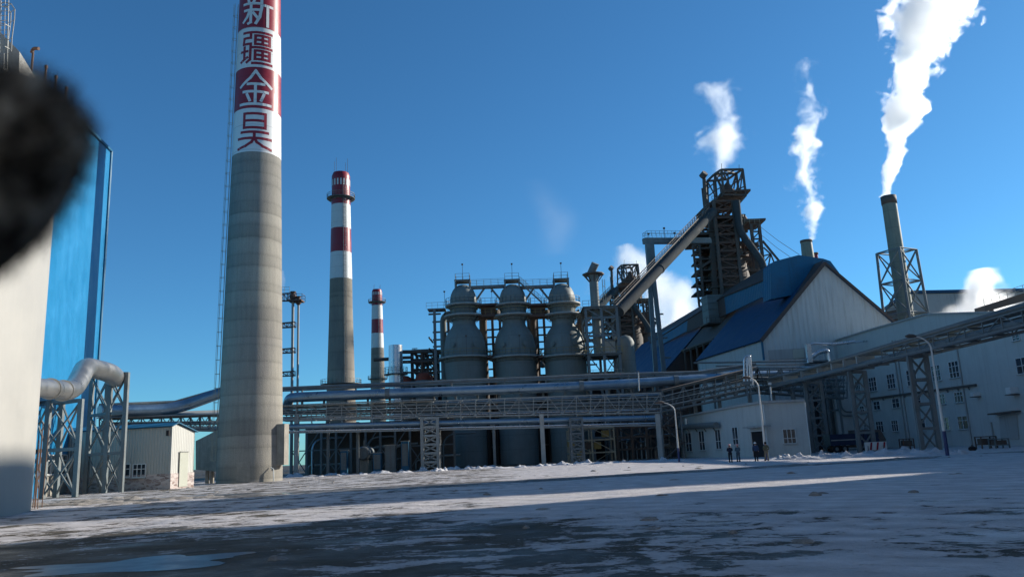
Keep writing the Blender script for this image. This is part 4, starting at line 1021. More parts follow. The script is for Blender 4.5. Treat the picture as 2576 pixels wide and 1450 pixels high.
# ================================================================== blast furnace towers
YF = 200
def Q(cx, cy, dY=0): return P(1740 + .3 * cx, 406 + .3 * cy, YF + dY)
FB = flat(B(1845, YF))
def furnace():
    t = thing('blast_furnace', 'x', 'furnace', FB, 'blast furnace towers')
    def bt(m, name, mt='rust'): return m.build(name, mt, t)
    # core tower
    fl_t, fl_b, fr_t, fr_b = Q(180, 335, -6), Q(262, 1250, -6), Q(340, 330, -6), Q(438, 1250, -6)
    bk = Vector((-1.5, 11, 0))
    cols = [(fl_t, fl_b), (fr_t, fr_b), (fl_t + bk, fl_b + bk), (fr_t + bk, fr_b + bk)]
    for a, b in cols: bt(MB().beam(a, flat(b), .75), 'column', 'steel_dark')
    # outer wide column left and core column
    for cx0, cx1, dY, w in ((150, 195, -4, 1.2), (212, 225, 2, .8), (375, 412, -3, .7)):
        a, b = Q(cx0, 380 if cx0 != 150 else 395, dY), Q(cx1, 1120, dY); bt(MB().beam(a, b, w), 'column', 'steel_dark')
    lat = MB(); n = 13
    for i in range(n):
        k0, k1 = i / n, (i + 1) / n
        for (a, b), (c, d) in ((cols[0], cols[1]), (cols[2], cols[3]), (cols[0], cols[2]), (cols[1], cols[3])):
            p0, p1, q0, q1 = a.lerp(b, k0), a.lerp(b, k1), c.lerp(d, k0), c.lerp(d, k1)
            lat.beam(p0, q0, .42, .5)
            if (i + (a is cols[0][0])) % 4 != 3: lat.beam(p0, q1, .24)
            if i % 3 != 1: lat.beam(q0, p1, .24)
    bt(lat, 'lattice', 'rust')
    # furnace body and bell top
    c = Q(300, 900, 0); X, Y = c.x, YF
    def zc(cy): return Q(300, cy, 0).z
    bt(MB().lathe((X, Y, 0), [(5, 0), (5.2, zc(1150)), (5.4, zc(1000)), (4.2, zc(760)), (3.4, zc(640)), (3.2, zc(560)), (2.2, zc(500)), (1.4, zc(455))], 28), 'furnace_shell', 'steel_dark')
    c2 = Q(300, 240, 2)
    bt(MB().lathe((c2.x, c2.y, 0), [(.7, Q(300, 330, 2).z), (1.9, Q(300, 290, 2).z), (1.9, Q(300, 250, 2).z), (1.0, Q(300, 225, 2).z), (.9, Q(300, 200, 2).z), (.4, Q(300, 180, 2).z)], 18), 'charging_hopper', 'rust')
    for cy, x0, x1 in ((345, 160, 400), (470, 170, 400), (590, 130, 410), (700, 190, 420), (800, 200, 440), (905, 200, 440), (985, 200, 450), (1060, 160, 460)):
        a, b = Q(x0, cy, -4), Q(x1, cy, -4); m = MB(); m.box(((a.x + b.x) / 2, YF, a.z), ((b.x - a.x), 10, .3)); bt(m, 'floor', 'steel_dark')
        m = MB(); m.rail([(a.x, YF - 5.2, a.z), (b.x, YF - 5.2, a.z)], 1.3, .09, 1.6); bt(m, 'railing', 'rust')
    rr = random.Random(4)
    for i in range(70):
        cx, cy = rr.uniform(150, 470), rr.uniform(470, 1120); p = Q(cx, cy, rr.uniform(-3, 4)); s = (rr.uniform(.4, 2.2), rr.uniform(.5, 2), rr.uniform(.5, 2.4)); 
        bt(MB().box(p, s, rr.uniform(0, 1)), 'equipment_box', rr.choice(['steel_dark', 'rust', 'steel_dark']))
    for i in range(30):
        cx, cy = rr.uniform(120, 440), rr.uniform(420, 1000); p = Q(cx, cy, rr.uniform(-4, 3)); l = rr.uniform(-3, 3)
        bt(MB().tube(arc([p, p - Zv * rr.uniform(3, 9), p - Zv * 9 + Vector((l, 0, 0))]), rr.uniform(.15, .4), 8), 'pipe', rr.choice(['rust', 'steel_dark', 'stove']))
    # top cage
    A, B_, C_, D = Q(245, 70, -6), Q(425, 66, -6), Q(452, 282, -6), Q(268, 278, -6)
    m2 = Q(190, 105, 2), Q(372, 100, 2), Q(398, 300, 2), Q(208, 310, 2)
    A2, B2, C2, D2 = Q(128, 165, 7), Q(300, 150, 7), Q(330, 350, 7), Q(135, 360, 7)
    cage = MB()
    for fr in ((A, B_, C_, D), m2, (A2, B2, C2, D2)):
        for p, q in zip(fr, fr[1:] + fr[:1]): cage.beam(p, q, .5)
        cage.beam(fr[0], fr[2].lerp(fr[3], .5), .3); cage.beam(fr[1], fr[2].lerp(fr[3], .5), .3)
    for f0, f1 in (((A, B_, C_, D), m2), (m2, (A2, B2, C2, D2))):
        for k in range(4):
            cage.beam(f0[k], f1[k], .45)
        for k in range(4): cage.beam(f0[k], f1[(k + 1) % 4], .28)
        for s in (.33, .66):
            cage.beam(f0[0].lerp(f0[1], s), f1[0].lerp(f1[1], s), .25); cage.beam(f0[1].lerp(f0[2], s), f1[1].lerp(f1[2], s), .25); cage.beam(f0[0].lerp(f0[3], s), f1[0].lerp(f1[3], s), .22)
    for s in (.3, .6): cage.beam(m2[0].lerp(m2[1], s), m2[3].lerp(m2[2], s), .3); cage.beam(A2.lerp(B2, s), D2.lerp(C2, s), .3)
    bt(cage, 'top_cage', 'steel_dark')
    pf = MB(); c = (C_ + D + C2 + D2) / 4; pf.box(Q(335, 290, -2), (7.2, 9, .5)); pf.beam(Q(455, 285, -6), Q(385, 365, -6), .4); pf.beam(Q(455, 285, 2), Q(385, 365, 2), .4); pf.beam(Q(385, 365, -6), Q(385, 330, -6), .6)
    bt(pf, 'top_platform', 'steel_dark')
    r = MB(); a, b = Q(255, 275, -7), Q(455, 280, -7); r.rail([a, b], 1.2, .08, 1.5); bt(r, 'railing', 'rust')
    for cx, cy in ((248, 30), (395, 40)): p = Q(cx, 70, -4); bt(MB().beam(p, Q(cx, cy - 12, -4), .1), 'lightning_rod', 'steel_dark')
    bt(MB().tube([Q(122, 420, -5), Q(112, 300, -5), Q(100, 120, -5)], [.62, .5, .45], 14), 'bleeder_pipe', 'steel_dark')
    bt(MB().tube([Q(82, 132, -5), Q(112, 96, -6)], .85, 16), 'bleeder_hood', 'steel_dark')
    bt(MB().beam(Q(88, 225, -4), Q(108, 420, -4), .5), 'column', 'steel_dark')
    # gas uptake / downcomer
    bt(MB().tube(arc([Q(372, 330, -7), Q(398, 580, -7), Q(500, 720, -7), Q(585, 840, -7), Q(602, 900, -7)], 5), .9, 20), 'downcomer_pipe', 'furnace')
    # right hand frame
    for cx0, cx1, dY in ((492, 540, -5), (562, 602, -5), (492, 540, 3), (562, 602, 3)):
        bt(MB().beam(Q(cx0, 525, dY), Q(cx1, 900, dY), .7), 'column', 'steel_dark')
    m = MB()
    for i in range(6):
        k0, k1 = i / 6, (i + 1) / 6
        for dY in (-5, 3):
            a, b = Q(492, 525, dY).lerp(Q(540, 900, dY), k0), Q(562, 525, dY).lerp(Q(602, 900, dY), k0); m.beam(a, b, .35)
            c, d = Q(492, 525, dY).lerp(Q(540, 900, dY), k1), Q(562, 525, dY).lerp(Q(602, 900, dY), k1); m.beam(b, c, .3)
        m.beam(Q(562, 525, -5).lerp(Q(602, 900, -5), k0), Q(562, 525, 3).lerp(Q(602, 900, 3), k0), .3)
    m.beam(Q(592, 665, -5), Q(728, 830, -5), .45)
    for q in ((600, 720), (602, 790), (640, 880), (690, 850), (598, 850)): m.beam(Q(660, 775, -5), Q(*q, -5), .3)
    bt(m, 'side_lattice', 'steel_dark')
    m = MB().box(Q(488, 528, -1), (5.4, 9, .5)); bt(m, 'side_platform', 'steel_dark')
    a, b = Q(400, 522, -5.5), Q(570, 522, -5.5); bt(MB().rail([a, b], 1.3, .08, 1.3), 'railing', 'railing')
    bt(MB().tube([Q(405, 545, -4), Q(400, 450, -4)], 1.0, 14), 'gas_drum', 'steel_dark'); bt(MB().tube([Q(425, 470, -4), Q(455, 520, -4)], .9, 14), 'gas_drum', 'rust')
    bt(MB().beam(Q(390, 820, -3), Q(500, 820, -3), .8), 'girder', 'steel_dark')
    # dust catcher and ducts filling the space right of the tower
    dc = Q(490, 900, 4); bt(MB().lathe((dc.x, dc.y, 0), [(3.6, 0), (3.6, Q(490, 900, 4).z), (3.0, Q(490, 860, 4).z), (1.2, Q(490, 800, 4).z), (.8, Q(490, 700, 4).z)], 24), 'dust_catcher', 'steel_dark')
    for i in range(26):
        cx, cy = (rr.uniform(415, 560), rr.uniform(680, 930)) if i % 2 else (rr.uniform(70, 200), rr.uniform(690, 1150))
        p = Q(cx, cy, rr.uniform(-2, 4)); bt(MB().box(p, (rr.uniform(.8, 3.2), rr.uniform(.6, 2), rr.uniform(.3, 2.6)), rr.uniform(0, .6)), 'equipment_box', rr.choice(['steel_dark', 'steel_dark', 'rust']))
    for cy in (760, 850, 940, 1030, 1110): a, b = Q(20, cy, 0), Q(200, cy - 8, 0); bt(MB().box((a + b) / 2, ((b - a).length, 8, .35)), 'floor', 'steel_dark')
    # left hand frame
    for cx0, cx1, dY in ((8, 62, -4), (62, 100, -4), (85, 105, 4), (130, 150, 4)):
        bt(MB().beam(Q(cx0, 700, dY), Q(cx1, 1215, dY), .5), 'column', 'steel_dark')
    m = MB()
    for i in range(9):
        k = i / 9; a, b = Q(8, 700, -4).lerp(Q(62, 1215, -4), k), Q(62, 700, -4).lerp(Q(100, 1215, -4), k); m.beam(a, b, .45, .3)
        c = Q(62, 700, -4).lerp(Q(100, 1215, -4), k + .07); m.beam(a, c, .3)
        c, d = Q(85, 700, 4).lerp(Q(105, 1215, 4), k), Q(150, 700, 4).lerp(Q(190, 1215, 4), k); m.beam(c, d, .35); m.beam(c, Q(150, 700, 4).lerp(Q(190, 1215, 4), k + .1), .25); m.beam(a, c, .3); m.beam(b, d, .3)
    bt(m, 'side_lattice', 'steel_dark')
    for cy, x0, x1 in ((640, -20, 160), (690, -30, 165)):
        a, b = Q(x0, cy, 0), Q(x1, cy, 0); bt(MB().box((a + b) / 2, ((b - a).length, 9, .7)), 'girder', 'steel_dark')
    bt(MB().beam(Q(70, 890, -4), Q(160, 830, -4), .6), 'brace', 'steel_dark')
    return t
bf1 = furnace()
bf1['label'] = 'tallest dark blast furnace tower with a cage on top, rising behind the blue roof'
bf2 = bf1.copy(); COL.objects.link(bf2); bf2['label'] = 'second, more distant blast furnace tower seen under the long inclined tube'
for ch in list(bf1.children):
    c = ch.copy(); COL.objects.link(c); c.parent = bf2
_k = P(1590, 661, 294); bf2.location = (_k.x - (Q(330, 70).x - FB.x), 294, 0)
_m = _k.z / Q(330, 70).z
bf2.scale = (1, 1, _m)

# skip incline: closed tube with walkway, running down to the left from the first furnace
t = thing('skip_incline', 'long inclined conveyor tube with a railed walkway descending left from the tall furnace', 'conveyor', flat(P(1680, 660, 180)))
ia, ib = P(1793, 533, 192), P(1557, 783, 160)
MB().tube([ia, ib], [1.15, 1.08], 24).build('tube', 'furnace', t)
iu = (ib - ia).normalized(); side = Vector((0, -1, 0)); upn = Vector((iu.z, 0, -iu.x)); upn = upn if upn.z > 0 else -upn
m = MB().beam(ia + upn * 1.5, ib + upn * 1.4, 1.0, .5); m.beam(ia + upn * 1.9 + side, ib + upn * 1.7 + side, .25); m.build('girder', 'steel_dark', t)
MB().rail([ia + upn * 1.9 + side * .9, ib + upn * 1.7 + side * .9], 1.3, .08, 1.4).build('railing', 'steel_dark', t)
MB().rail([ia + upn * 1.9 - side * .9, ib + upn * 1.7 - side * .9], 1.3, .08, 1.4).build('railing', 'steel_dark', t)
k = .62; cc = ia.lerp(ib, k)
MB().tube([cc - iu * .15, cc + iu * .15], 1.22, 24).build('flange', 'furnace', t)
j2 = Vector((bf2.location.x - FB.x, bf2.location.y - FB.y, 0))
t2 = t.copy(); COL.objects.link(t2); t2.location = t.location + j2; t2['label'] = 'farther, mostly hidden inclined conveyor reaching the second furnace tower'; t['group'] = t2['group'] = 'inclined conveyors of the furnaces'
for ch in list(t.children): c = ch.copy(); COL.objects.link(c); c.parent = t2
# portal gantry carrying the incline
t = thing('portal_gantry', 'slender grey portal gantry with a railed top beam crossing the inclined tube', 'gantry', B(1655, 182))
Yg = 182
MB().beam(P(1619, 606, Yg), P(1785, 606, Yg + 8), 1.3, 1.3).build('top_beam', 'steel', t)
MB().beam(P(1622, 599, Yg), P(1785, 599, Yg + 8), .3).build('deck_edge', 'steel_light', t)
m = MB().rail([P(1617, 600, Yg), P(1720, 601, Yg + 5)], 1.3, .07, 1.3); m.rail([P(1617, 600, Yg), P(1628, 592, Yg + 3), P(1720, 592, Yg + 8)], 1.2, .07, 1.3); m.build('railing', 'railing', t)
a = P(1632, 615, Yg)
for (p, q, w_) in ((P(1633, 613, Yg), P(1640, 700, Yg), 1.9), (P(1633, 696, Yg), B(1663, Yg), .95), (P(1643, 696, Yg), flat(P(1690, 1100, Yg)), .95)):
    MB().beam(p, q, w_).build('leg', 'steel', t)
m = MB()
for py in (700, 790, 850, 900, 950): 
    z = ZA(a.x, Yg, py); kx = (a.z - z) / a.z; m.beam((a.x + .2 + kx * 1.0, Yg, z), (a.x + .6 + kx * 4.0, Yg, z), .35)
m.build('tie', 'steel', t)
for px, h in ((1672, 2.6), (1697, 1.4), (1632, 1.2)):
    p = P(px, 600, Yg + 3); m = MB().beam(p, p + Zv * h, .1); m.box(p + Zv * h, (.45, .4, .4)); m.build('flood_lamp', 'steel_dark', t)

# ================================================================== cast houses
e1 = Vector((47.3, 150, 0)); gu = Vector((.985, .17, 0)).normalized(); gr = Vector((-.17, .985, 0)).normalized()
def GA(px, py, off=0): return ON(px, py, e1 + gr * off, gr)
def SA(px, py, off=0): return ON(px, py, e1 + gu * off, gu)
eave = GA(1917, 848); apex = GA(2070, 662); reave = GA(2264, 826)
t = thing('cast_house', 'big hall with a streaked white gable, dark blue roof and a long blue roof monitor', 'industrial hall', flat(apex))
g0 = flat(eave); g1 = flat(reave)
MB().prism([g0, g1, reave, apex, eave], gr * .3).build('gable_wall', 'gable', t)
L1 = 32
MB().prism([g0 + gr * .3, eave + gr * .3, eave + gr * L1, g0 + gr * L1], gu * .3).build('side_wall', 'gable', t)
m = MB(); ov = -gr * .5
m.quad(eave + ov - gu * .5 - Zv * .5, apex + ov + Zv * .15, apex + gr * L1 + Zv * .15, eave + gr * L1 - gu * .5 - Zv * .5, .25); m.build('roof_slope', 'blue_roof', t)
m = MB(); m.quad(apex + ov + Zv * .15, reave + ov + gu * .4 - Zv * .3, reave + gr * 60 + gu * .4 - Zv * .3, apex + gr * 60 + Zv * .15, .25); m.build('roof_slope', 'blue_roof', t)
m = MB(); m.beam(eave + ov - gu * .6 - Zv * .7 - gr * .1, apex + ov - gr * .1, .3, .7); m.beam(apex + ov - gr * .1, reave + ov - gr * .1 + gu * .5 - Zv * .5, .3, .45); m.build('verge_trim', 'brown_roof', t)
# far part of the roof and its gap
f0 = 52; f1 = 112
def RS(s, k, dz=0): return (eave + (apex - eave) * k) + gr * s + Zv * dz
m = MB().quad(RS(f0, -.28), RS(f0, 1), RS(f1, 1), RS(f1, -.28), .3); m.build('roof_slope', 'blue_roof', t)
m = MB().prism([flat(RS(f0, -.1)), RS(f0, -.1), RS(f0, 1), flat(RS(f0, 1))], gr * .3); m.build('inner_gable', 'brown_roof', t)
m = MB().prism([flat(RS(f0 + .4, 0)), flat(RS(f1, 0)), RS(f1, 0), RS(f0 + .4, 0)], gu * .3); m.build('side_wall', 'blue_roof', t)
m = MB().prism([flat(RS(L1 - .5, .0)), RS(L1 - .5, 0), RS(L1 - .5, .98), flat(RS(L1 - .5, .98))], gr * .3); m.build('inner_gable', 'brown_roof', t)
m = MB()
for i in range(5):
    s = L1 + 2 + i * 4; m.beam(flat(RS(s, .3)), RS(s, .3), .4)
m.beam(RS(L1, .3), RS(f0, .3), .4); m.beam(RS(L1, .0, -4), RS(f0, .0, -4), .4); m.build('open_frame', 'steel_dark', t)
m = MB().quad(RS(L1 - .2, .30, -.4), RS(L1 - .2, 1, -.4), RS(f0, 1, -.4), RS(f0, .30, -.4), .25); m.build('roof_slope', 'steel_dark', t)
m = MB().add([RS(-.4, .42, .32), RS(3.2, 1, .6), RS(-.4, 1, .6)], [(0, 1, 2)]); m.add([RS(-.4, .42, .2), RS(3.2, 1, .2), RS(-.4, 1, .2)], [(2, 1, 0)]); m.build('sooty_roof_edge', 'brown_roof', t)
# roof monitor
md = -5.0
def MO(px, py): return SA(px, py, (apex - e1).dot(gu) + md)
w0, w1, w2, w3 = MO(1826, 790), MO(1938, 736), MO(1938, 697), MO(1821, 745)
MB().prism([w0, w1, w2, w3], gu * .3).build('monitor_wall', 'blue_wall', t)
rg = (apex - e1).dot(gu)
def RG(px, py): return SA(px, py, rg)
r0, r1 = RG(1815, 737), RG(1932, 666)
MB().quad(w3 - gu * .3, w2 - gu * .3, r1, r0, .25).build('monitor_roof', 'brown_roof', t)
r2 = RG(1628, 848); x3 = MO(1636, 862)
MB().quad(x3 - gu * .2, w3 - gu * .3, r0, r2, .3).build('monitor_roof', 'brown_roof', t)
q0, q1, q2, q3 = MO(1664, 866), MO(1727, 832), MO(1729, 803), MO(1664, 836)
MB().prism([q0, q1, q2, q3], gu * .3).build('monitor_wall', 'blue_wall', t)
MB().prism([MO(1727, 836), MO(1826, 790), MO(1822, 746), MO(1729, 803)], gu * .3).build('monitor_wall', 'brown_roof', t)
MB().prism([MO(1636, 885), MO(1664, 866), MO(1664, 836), MO(1636, 862)], gu * .3).build('monitor_wall', 'blue_roof', t)
# blue hood over the gable end of the monitor
hp0 = [GA(x, y, 3) for x, y in ((1938, 752), (1938, 668), (1950, 656), (2008, 641), (2070, 650), (2088, 656), (2110, 685), (2112, 712), (2070, 676), (2000, 740))]
MB().prism(hp0, gr * 3.2).build('monitor_hood', 'blue_wall', t)
# grey lift cladding box in front of the tower
c0 = P(1796, 779, 192)
MB().box(c0, (4.6, 4, 6.8), R(8)).build('lift_housing', 'stove', t)
m = MB(); 
for k in range(5): m.box(c0 + Zv * (-3.2 + k * 1.55) + Vector((0, -.05, 0)), (4.8, 4.2, .12), R(8))
m.build('housing_rib', 'steel', t)
m = MB(); z = c0 + Zv * -3.6; m.box(z, (6, 5.5, .3), R(8)); m.rail([z + Vector((-2.8, -2.9, 0)), z + Vector((2.8, -2.5, 0))], 1.3, .08, 1.2); m.build('platform', 'steel_dark', t)
# lower details on the gable
def gq(a, mt, nm, off=-.12):
    m = MB().quad(*[GA(x, y, off) for x, y in a], .05); m.build(nm, mt, t)
gq([(1935, 905), (2032, 899), (2030, 874), (1932, 880)], 'wall_grey', 'louvre_panel')
gq([(1995, 901), (2022, 899), (2021, 876), (1994, 879)], 'cream', 'louvre_panel', -.2)
MB().beam(GA(1921, 905, -.3), GA(1915, 850, -.3), .35).build('downpipe', 'blue_wall', t)
MB().beam(GA(1800, 900, 0), GA(1801, 899, 0), .01)
# guy cables
t = thing('guy_cables', 'pair of thin cables running down from the furnace frame to the blue roof', 'cables', flat(Q(570, 530)))
for a, b in ((Q(570, 545, -4), P(2010, 640, 170)), (Q(575, 610, -4), P(2000, 655, 170))): MB().tube([a, a.lerp(b, .5) - Zv * .3, b], .05, 6).build('cable', 'steel_dark', t)

# ================================================================== stacks behind
Y = 300; X = XA(2041, Y, 60); pr = Prof(X, Y, [(605, 27), (650, 30), (900, 36)])
t = thing('short_olive_stack', 'olive brown stack top poking up behind the ridge of the blue roof', 'stack', (X, Y, 0))
MB().lathe((X, Y, 0), lathe_px(pr), 36).build('flue', 'stack', t); zt_ = pr.p[-1][0]
MB().ring((X, Y, 0), pr.r(zt_) - .3, pr.r(zt_) + .2, zt_ - .8, zt_ + .1, 36).build('rim', 'steel_dark', t); stB = Vector((X, Y, zt_))
X = XA(2064, 320, 60); pr = Prof(X, 320, [(636, 10), (700, 11)])
t = thing('small_red_stack', 'short red stack tip behind the olive stack', 'stack', (X, 320, 0)); MB().lathe((X, 320, 0), lathe_px(pr), 20).build('flue', 'red', t)
MB().ring((X, 320, 0), pr.r(60), pr.r(60) + .2, pr.p[-1][0] - .6, pr.p[-1][0] + .1, 20).build('rim', 'rust', t)
Y = 175; X = XA(2262, Y, ZA(80, Y, 690)); pr = Prof(X, Y, [(495, 34), (560, 35), (700, 36.5), (822, 39), (1000, 42)])
t = thing('steaming_stack', 'tall olive grey stack held by a lattice tower and pouring out thick white steam', 'stack', (X, Y, 0))
MB().lathe((X, Y, 0), lathe_px(pr), 40).build('flue', 'stack', t); zt_ = pr.p[-1][0]; stC = Vector((X, Y, zt_))
MB().ring((X, Y, 0), pr.r(zt_) - .3, pr.r(zt_) + .12, zt_ - 1.8, zt_ + .1, 40).build('rim', 'steel_dark', t)
zt2 = ZA(X, Y, 632); zb2 = 14; hw0, hw1 = 2.9, 3.7; az = R(28)
def tc(k, z):
    h = hw1 + (hw0 - hw1) * z / zt2; a = az + k * math.pi / 2 + math.pi / 4
    return Vector((X + h * 1.414 * math.cos(a), Y + h * 1.414 * math.sin(a), z))
for k in range(4): MB().tube([tc(k, 0), tc(k, zt2)], .30, 10).build('leg', 'steel', t)
m = MB(); lv = [zb2 + (zt2 - zb2) * i / 4 for i in range(5)]
for i in range(5):
    for k in range(4):
        a, b = tc(k, lv[i]), tc((k + 1) % 4, lv[i])
        m.tube([a, b], .16, 8)
        m.tube([a, Vector((X, Y, lv[i])) + (a - Vector((X, Y, lv[i]))).normalized() * 1.2], .13, 8)
        if i < 4:
            c, d = tc(k, lv[i + 1]), tc((k + 1) % 4, lv[i + 1]); mid = (a + b + c + d) / 4
            m.tube([a, d], .16, 8); m.tube([b, c], .16, 8)
m.build('lattice', 'steel', t)

# ================================================================== grey building and long white hall on the right
def FR(px, py, Y): return P(px, py, Y)
Y = 215
t = thing('grey_hall', 'plain grey hall with a dark flat roof edge behind the lattice tower', 'building', B(2380, Y))
a, b = P(2282, 739, Y), P(2600, 733, Y); fa, fb_ = flat(a), flat(b)
MB().prism([fa, fb_, b, a], (6, 26, 0)).build('wall', 'wall_grey', t)
MB().prism([a + Zv * .1 - Vector((.5, .5, 0)), b + Zv * .1 - Vector((0, .5, 0)), b + Zv * .9 - Vector((0, .5, 0)), a + Zv * .9 - Vector((.5, .5, 0))], (6, 27, 0)).build('roof_edge', 'blue_roof', t)
a, b = P(2195, 790, 205), P(2290, 770, 205)
MB().prism([flat(a), flat(b), b, a], (6, 20, 0)).build('annex', 'steel_dark', t)
for py in (775, 800, 825): MB().beam(P(2195, py + 8, 204.6), P(2285, py - 6, 204.6), .35).build('ledge', 'steel', t)

wl = Vector((62, 100, 0)); wn = Vector((1, 0, 0))
def WL(px, py, off=0): return ON(px, py, wl + wn * off, wn)
t = thing('long_white_hall', 'long white three storey hall with rows of barred windows along the right side', 'building', (62, 120, 0))
tp = [WL(2098, 857), WL(2200, 826), WL(2330, 790), WL(2575, 783)]
yE = 84; zE = tp[-1].z + (tp[-1].z - tp[-2].z) / (tp[-1].y - tp[-2].y) * (yE - tp[-1].y)
outl = [Vector((62, tp[0].y, 0))] + tp + [Vector((62, yE, zE)), Vector((62, yE, 0))]
MB().prism(outl, (26, 0, 0)).build('wall', 'wall_white', t)
m = MB()
for a, b in zip(outl[1:-1], outl[2:-1]): m.beam(a + Vector((-.12, 0, .05)), b + Vector((-.12, 0, .05)), .3, .25)
m.build('parapet_coping', 'wall_grey', t)
wout = Vector((-1, 0, 0))
for (x, y, w_, h) in ((2161, 974, 10, 30), (2198.5, 966.5, 17, 33), (2245, 959, 18, 35), (2297, 950, 22, 38), (2359, 939, 20, 38), (2404, 930, 23, 40)):
    win_on(WL, x - w_ / 2 - 2, y - h / 2 - 1, x + w_ / 2, y + h / 2 + 1, wout, t, 3, (.32, .7), fr=.11, dy=-w_ * .17)
for (x, y, w_, h) in ((2170, 1030, 10, 18), (2207, 1020, 16, 21), (2255, 1014, 18, 23), (2309, 1008, 18, 25), (2370, 1004, 19, 25), (2414, 999, 22, 26)):
    win_on(WL, x - w_ / 2, y - h / 2, x + w_ / 2, y + h / 2, wout, t, 3 if x > 2340 else 2, (.66,) if x > 2340 else (.55,), fr=.09, dy=-w_ * .13)
for (x, y, w_, h) in ((2180, 1078, 10, 26), (2215, 1073, 18, 28), (2253, 1070, 16, 28), (2321, 1067, 18, 31), (2381, 1065, 18, 32), (2425, 1062, 25, 33)):
    win_on(WL, x - w_ / 2, y - h / 2, x + w_ / 2, y + h / 2, wout, t, 2 if x > 2300 else 3, (.65,), fr=.09, dy=-w_ * .06)
MB().beam(WL(2183, 1003) + wout * .25, WL(2458, 967) + wout * .25, .28, .3).build('ledge', 'steel_dark', t)
for i in range(10):
    a = WL(2195 + i * 27, 1002 - i * 3.5) + wout * .22; MB().beam(a, a - Zv * .5 - wout * .1, .12).build('ledge_bracket', 'steel', t)
for x0, y0, x1, y1 in ((2269, 850, 2291, 1120), (2412, 870, 2447, 1120), (2262, 850, 2283, 1120), (2497, 1060, 2503, 1115)):
    a, b = WL(x0, y0) + wout * .15, WL(x1, y1) + wout * .15; MB().tube([Vector((a.x, b.y, max(b.z, .05))), Vector((a.x, b.y, a.z))], .11, 8).build('downpipe', 'wall_grey', t)
dr_ = MB().quad(WL(2519, 1106) + wout * .1, WL(2564, 1103) + wout * .1, WL(2558, 1041) + wout * .1, WL(2514, 1046) + wout * .1, .06).build('roller_door', 'wall_grey', t)
a, b = WL(2506, 1040) + wout * .6, WL(2568, 1033) + wout * .6; MB().beam(a, b, 1.2, .2).build('canopy', 'steel_dark', dr_)
for (x0, y0, x1, y1) in ((2560, 899, 2590, 940), (2548, 843, 2566, 857)):
    win_on(WL, x0, y0, x1, y1, wout, t, 2, (.5,), dy=-3)
for (x, y, w_, h) in ((2555, 981, 22, 18), (2462, 990, 14, 12)):
    a = WL(x, y) + wout * .5; MB().box(a, (1.0, w_ * .045, h * .045)).build('wall_unit', 'frame', t)
    MB().box(a - Zv * (h * .026 + .05), (1.2, w_ * .06, .1)).build('shelf', 'steel_dark', t)
# recessed loading bay between the hall and the cast house
t = thing('loading_bay', 'deep dark loading bay closed off by a pale wall, left end of the white hall', 'building', (56, 148, 0))
a, b = P(2050, 930, 149), Vector((61.8, 149, 0)); z = ZA(a.x, 149, 915)
MB().box((60.2, 149, z / 2), (3.3, 1, z)).build('pale_wall', 'wall_white', t)
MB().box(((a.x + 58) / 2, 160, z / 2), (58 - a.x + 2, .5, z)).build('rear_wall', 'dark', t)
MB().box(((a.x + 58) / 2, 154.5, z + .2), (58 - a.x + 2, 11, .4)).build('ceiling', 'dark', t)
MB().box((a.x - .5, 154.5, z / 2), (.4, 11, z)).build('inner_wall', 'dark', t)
for k in (.45, .62, .75): MB().beam((a.x, 148.6, z * k), (59, 148.6, z * k), .3).build('crossbeam', 'steel', t)
for k in (.2, .55): x = a.x + (58 - a.x) * k; MB().beam((x, 148.4, 0), (x, 148.4, z), .4).build('post', 'steel', t)
MB().tube(arc([(58.8, 148.3, z - 1), (58.9, 148.2, 7), (59.5, 148.0, 6), (61.5, 147.9, 5.9)]), .14, 8).build('pipe', 'steel', t)
MB().tube(arc([(59.4, 148.3, z - 1), (59.5, 148.2, 7.6), (60.0, 148.0, 6.7), (61.6, 147.9, 6.6)]), .14, 8).build('pipe', 'steel', t)

# railed conveyor top at the right edge
t = thing('roof_conveyor', 'dark covered conveyor with a railing, sloping up at the right edge above the white hall', 'conveyor', B(2560, 130))
a, b = P(2478, 783, 130), P(2640, 738, 125); m = MB(); m.prism([a, b, b + Zv * 1.4, a + Zv * 1.0], (0, 3, 0)); m.build('housing', 'steel_dark', t)
MB().rail([a + Zv * .9, b + Zv * 1.4], 1.3, .07, 1.2).build('railing', 'steel_light', t)
for k in (.15, .8): p = a.lerp(b, k) + Vector((0, 1, 0)); MB().beam(p, Vector((p.x, p.y, 15)), .5).build('leg', 'steel_dark', t)

# ================================================================== pipe bridge on the right
t = thing('side_pipe_bridge', 'elevated bridge of parallel pipes coming in from the right edge and passing over the hut', 'pipe bridge', (43, 95, 0))
def SB(y, dx=0, dz=0): return Vector((42.6 + (0 if y < 110 else -(y - 110) * .10) + dx, y, 11.6 + dz))
ys_ = [50, 66, 85, 100, 118, 134]
tops = {0: (0, 0)}
for dx, dz, r_, mt in ((-.7, .1, .22, 'steel'), (.2, .15, .28, 'stove'), (1.1, .1, .2, 'steel'), (-.6, -1.15, .36, 'steel'), (.5, -1.1, .3, 'stove')):
    MB().tube([SB(y, dx, dz) for y in ys_], r_, 14).build('pipe', mt, t)
m = MB()
for (ya, yb) in ((50, 90), ):
    for dx in (-1.15, 1.4): m.truss(SB(ya, dx, -1.55), SB(yb, dx, -1.55), SB(ya, dx, -.25), SB(yb, dx, -.25), 14, .1)
for y in range(50, 134, 4): m.beam(SB(y, -1.15, -.3), SB(y, 1.4, -.3), .18); m.beam(SB(y, -1.15, -1.5), SB(y, 1.4, -1.5), .18)
for dx in (-1.15, 1.4): m.beam(SB(50, dx, -1.55), SB(134, dx, -1.55), .16); 
m.build('truss', 'steel', t)
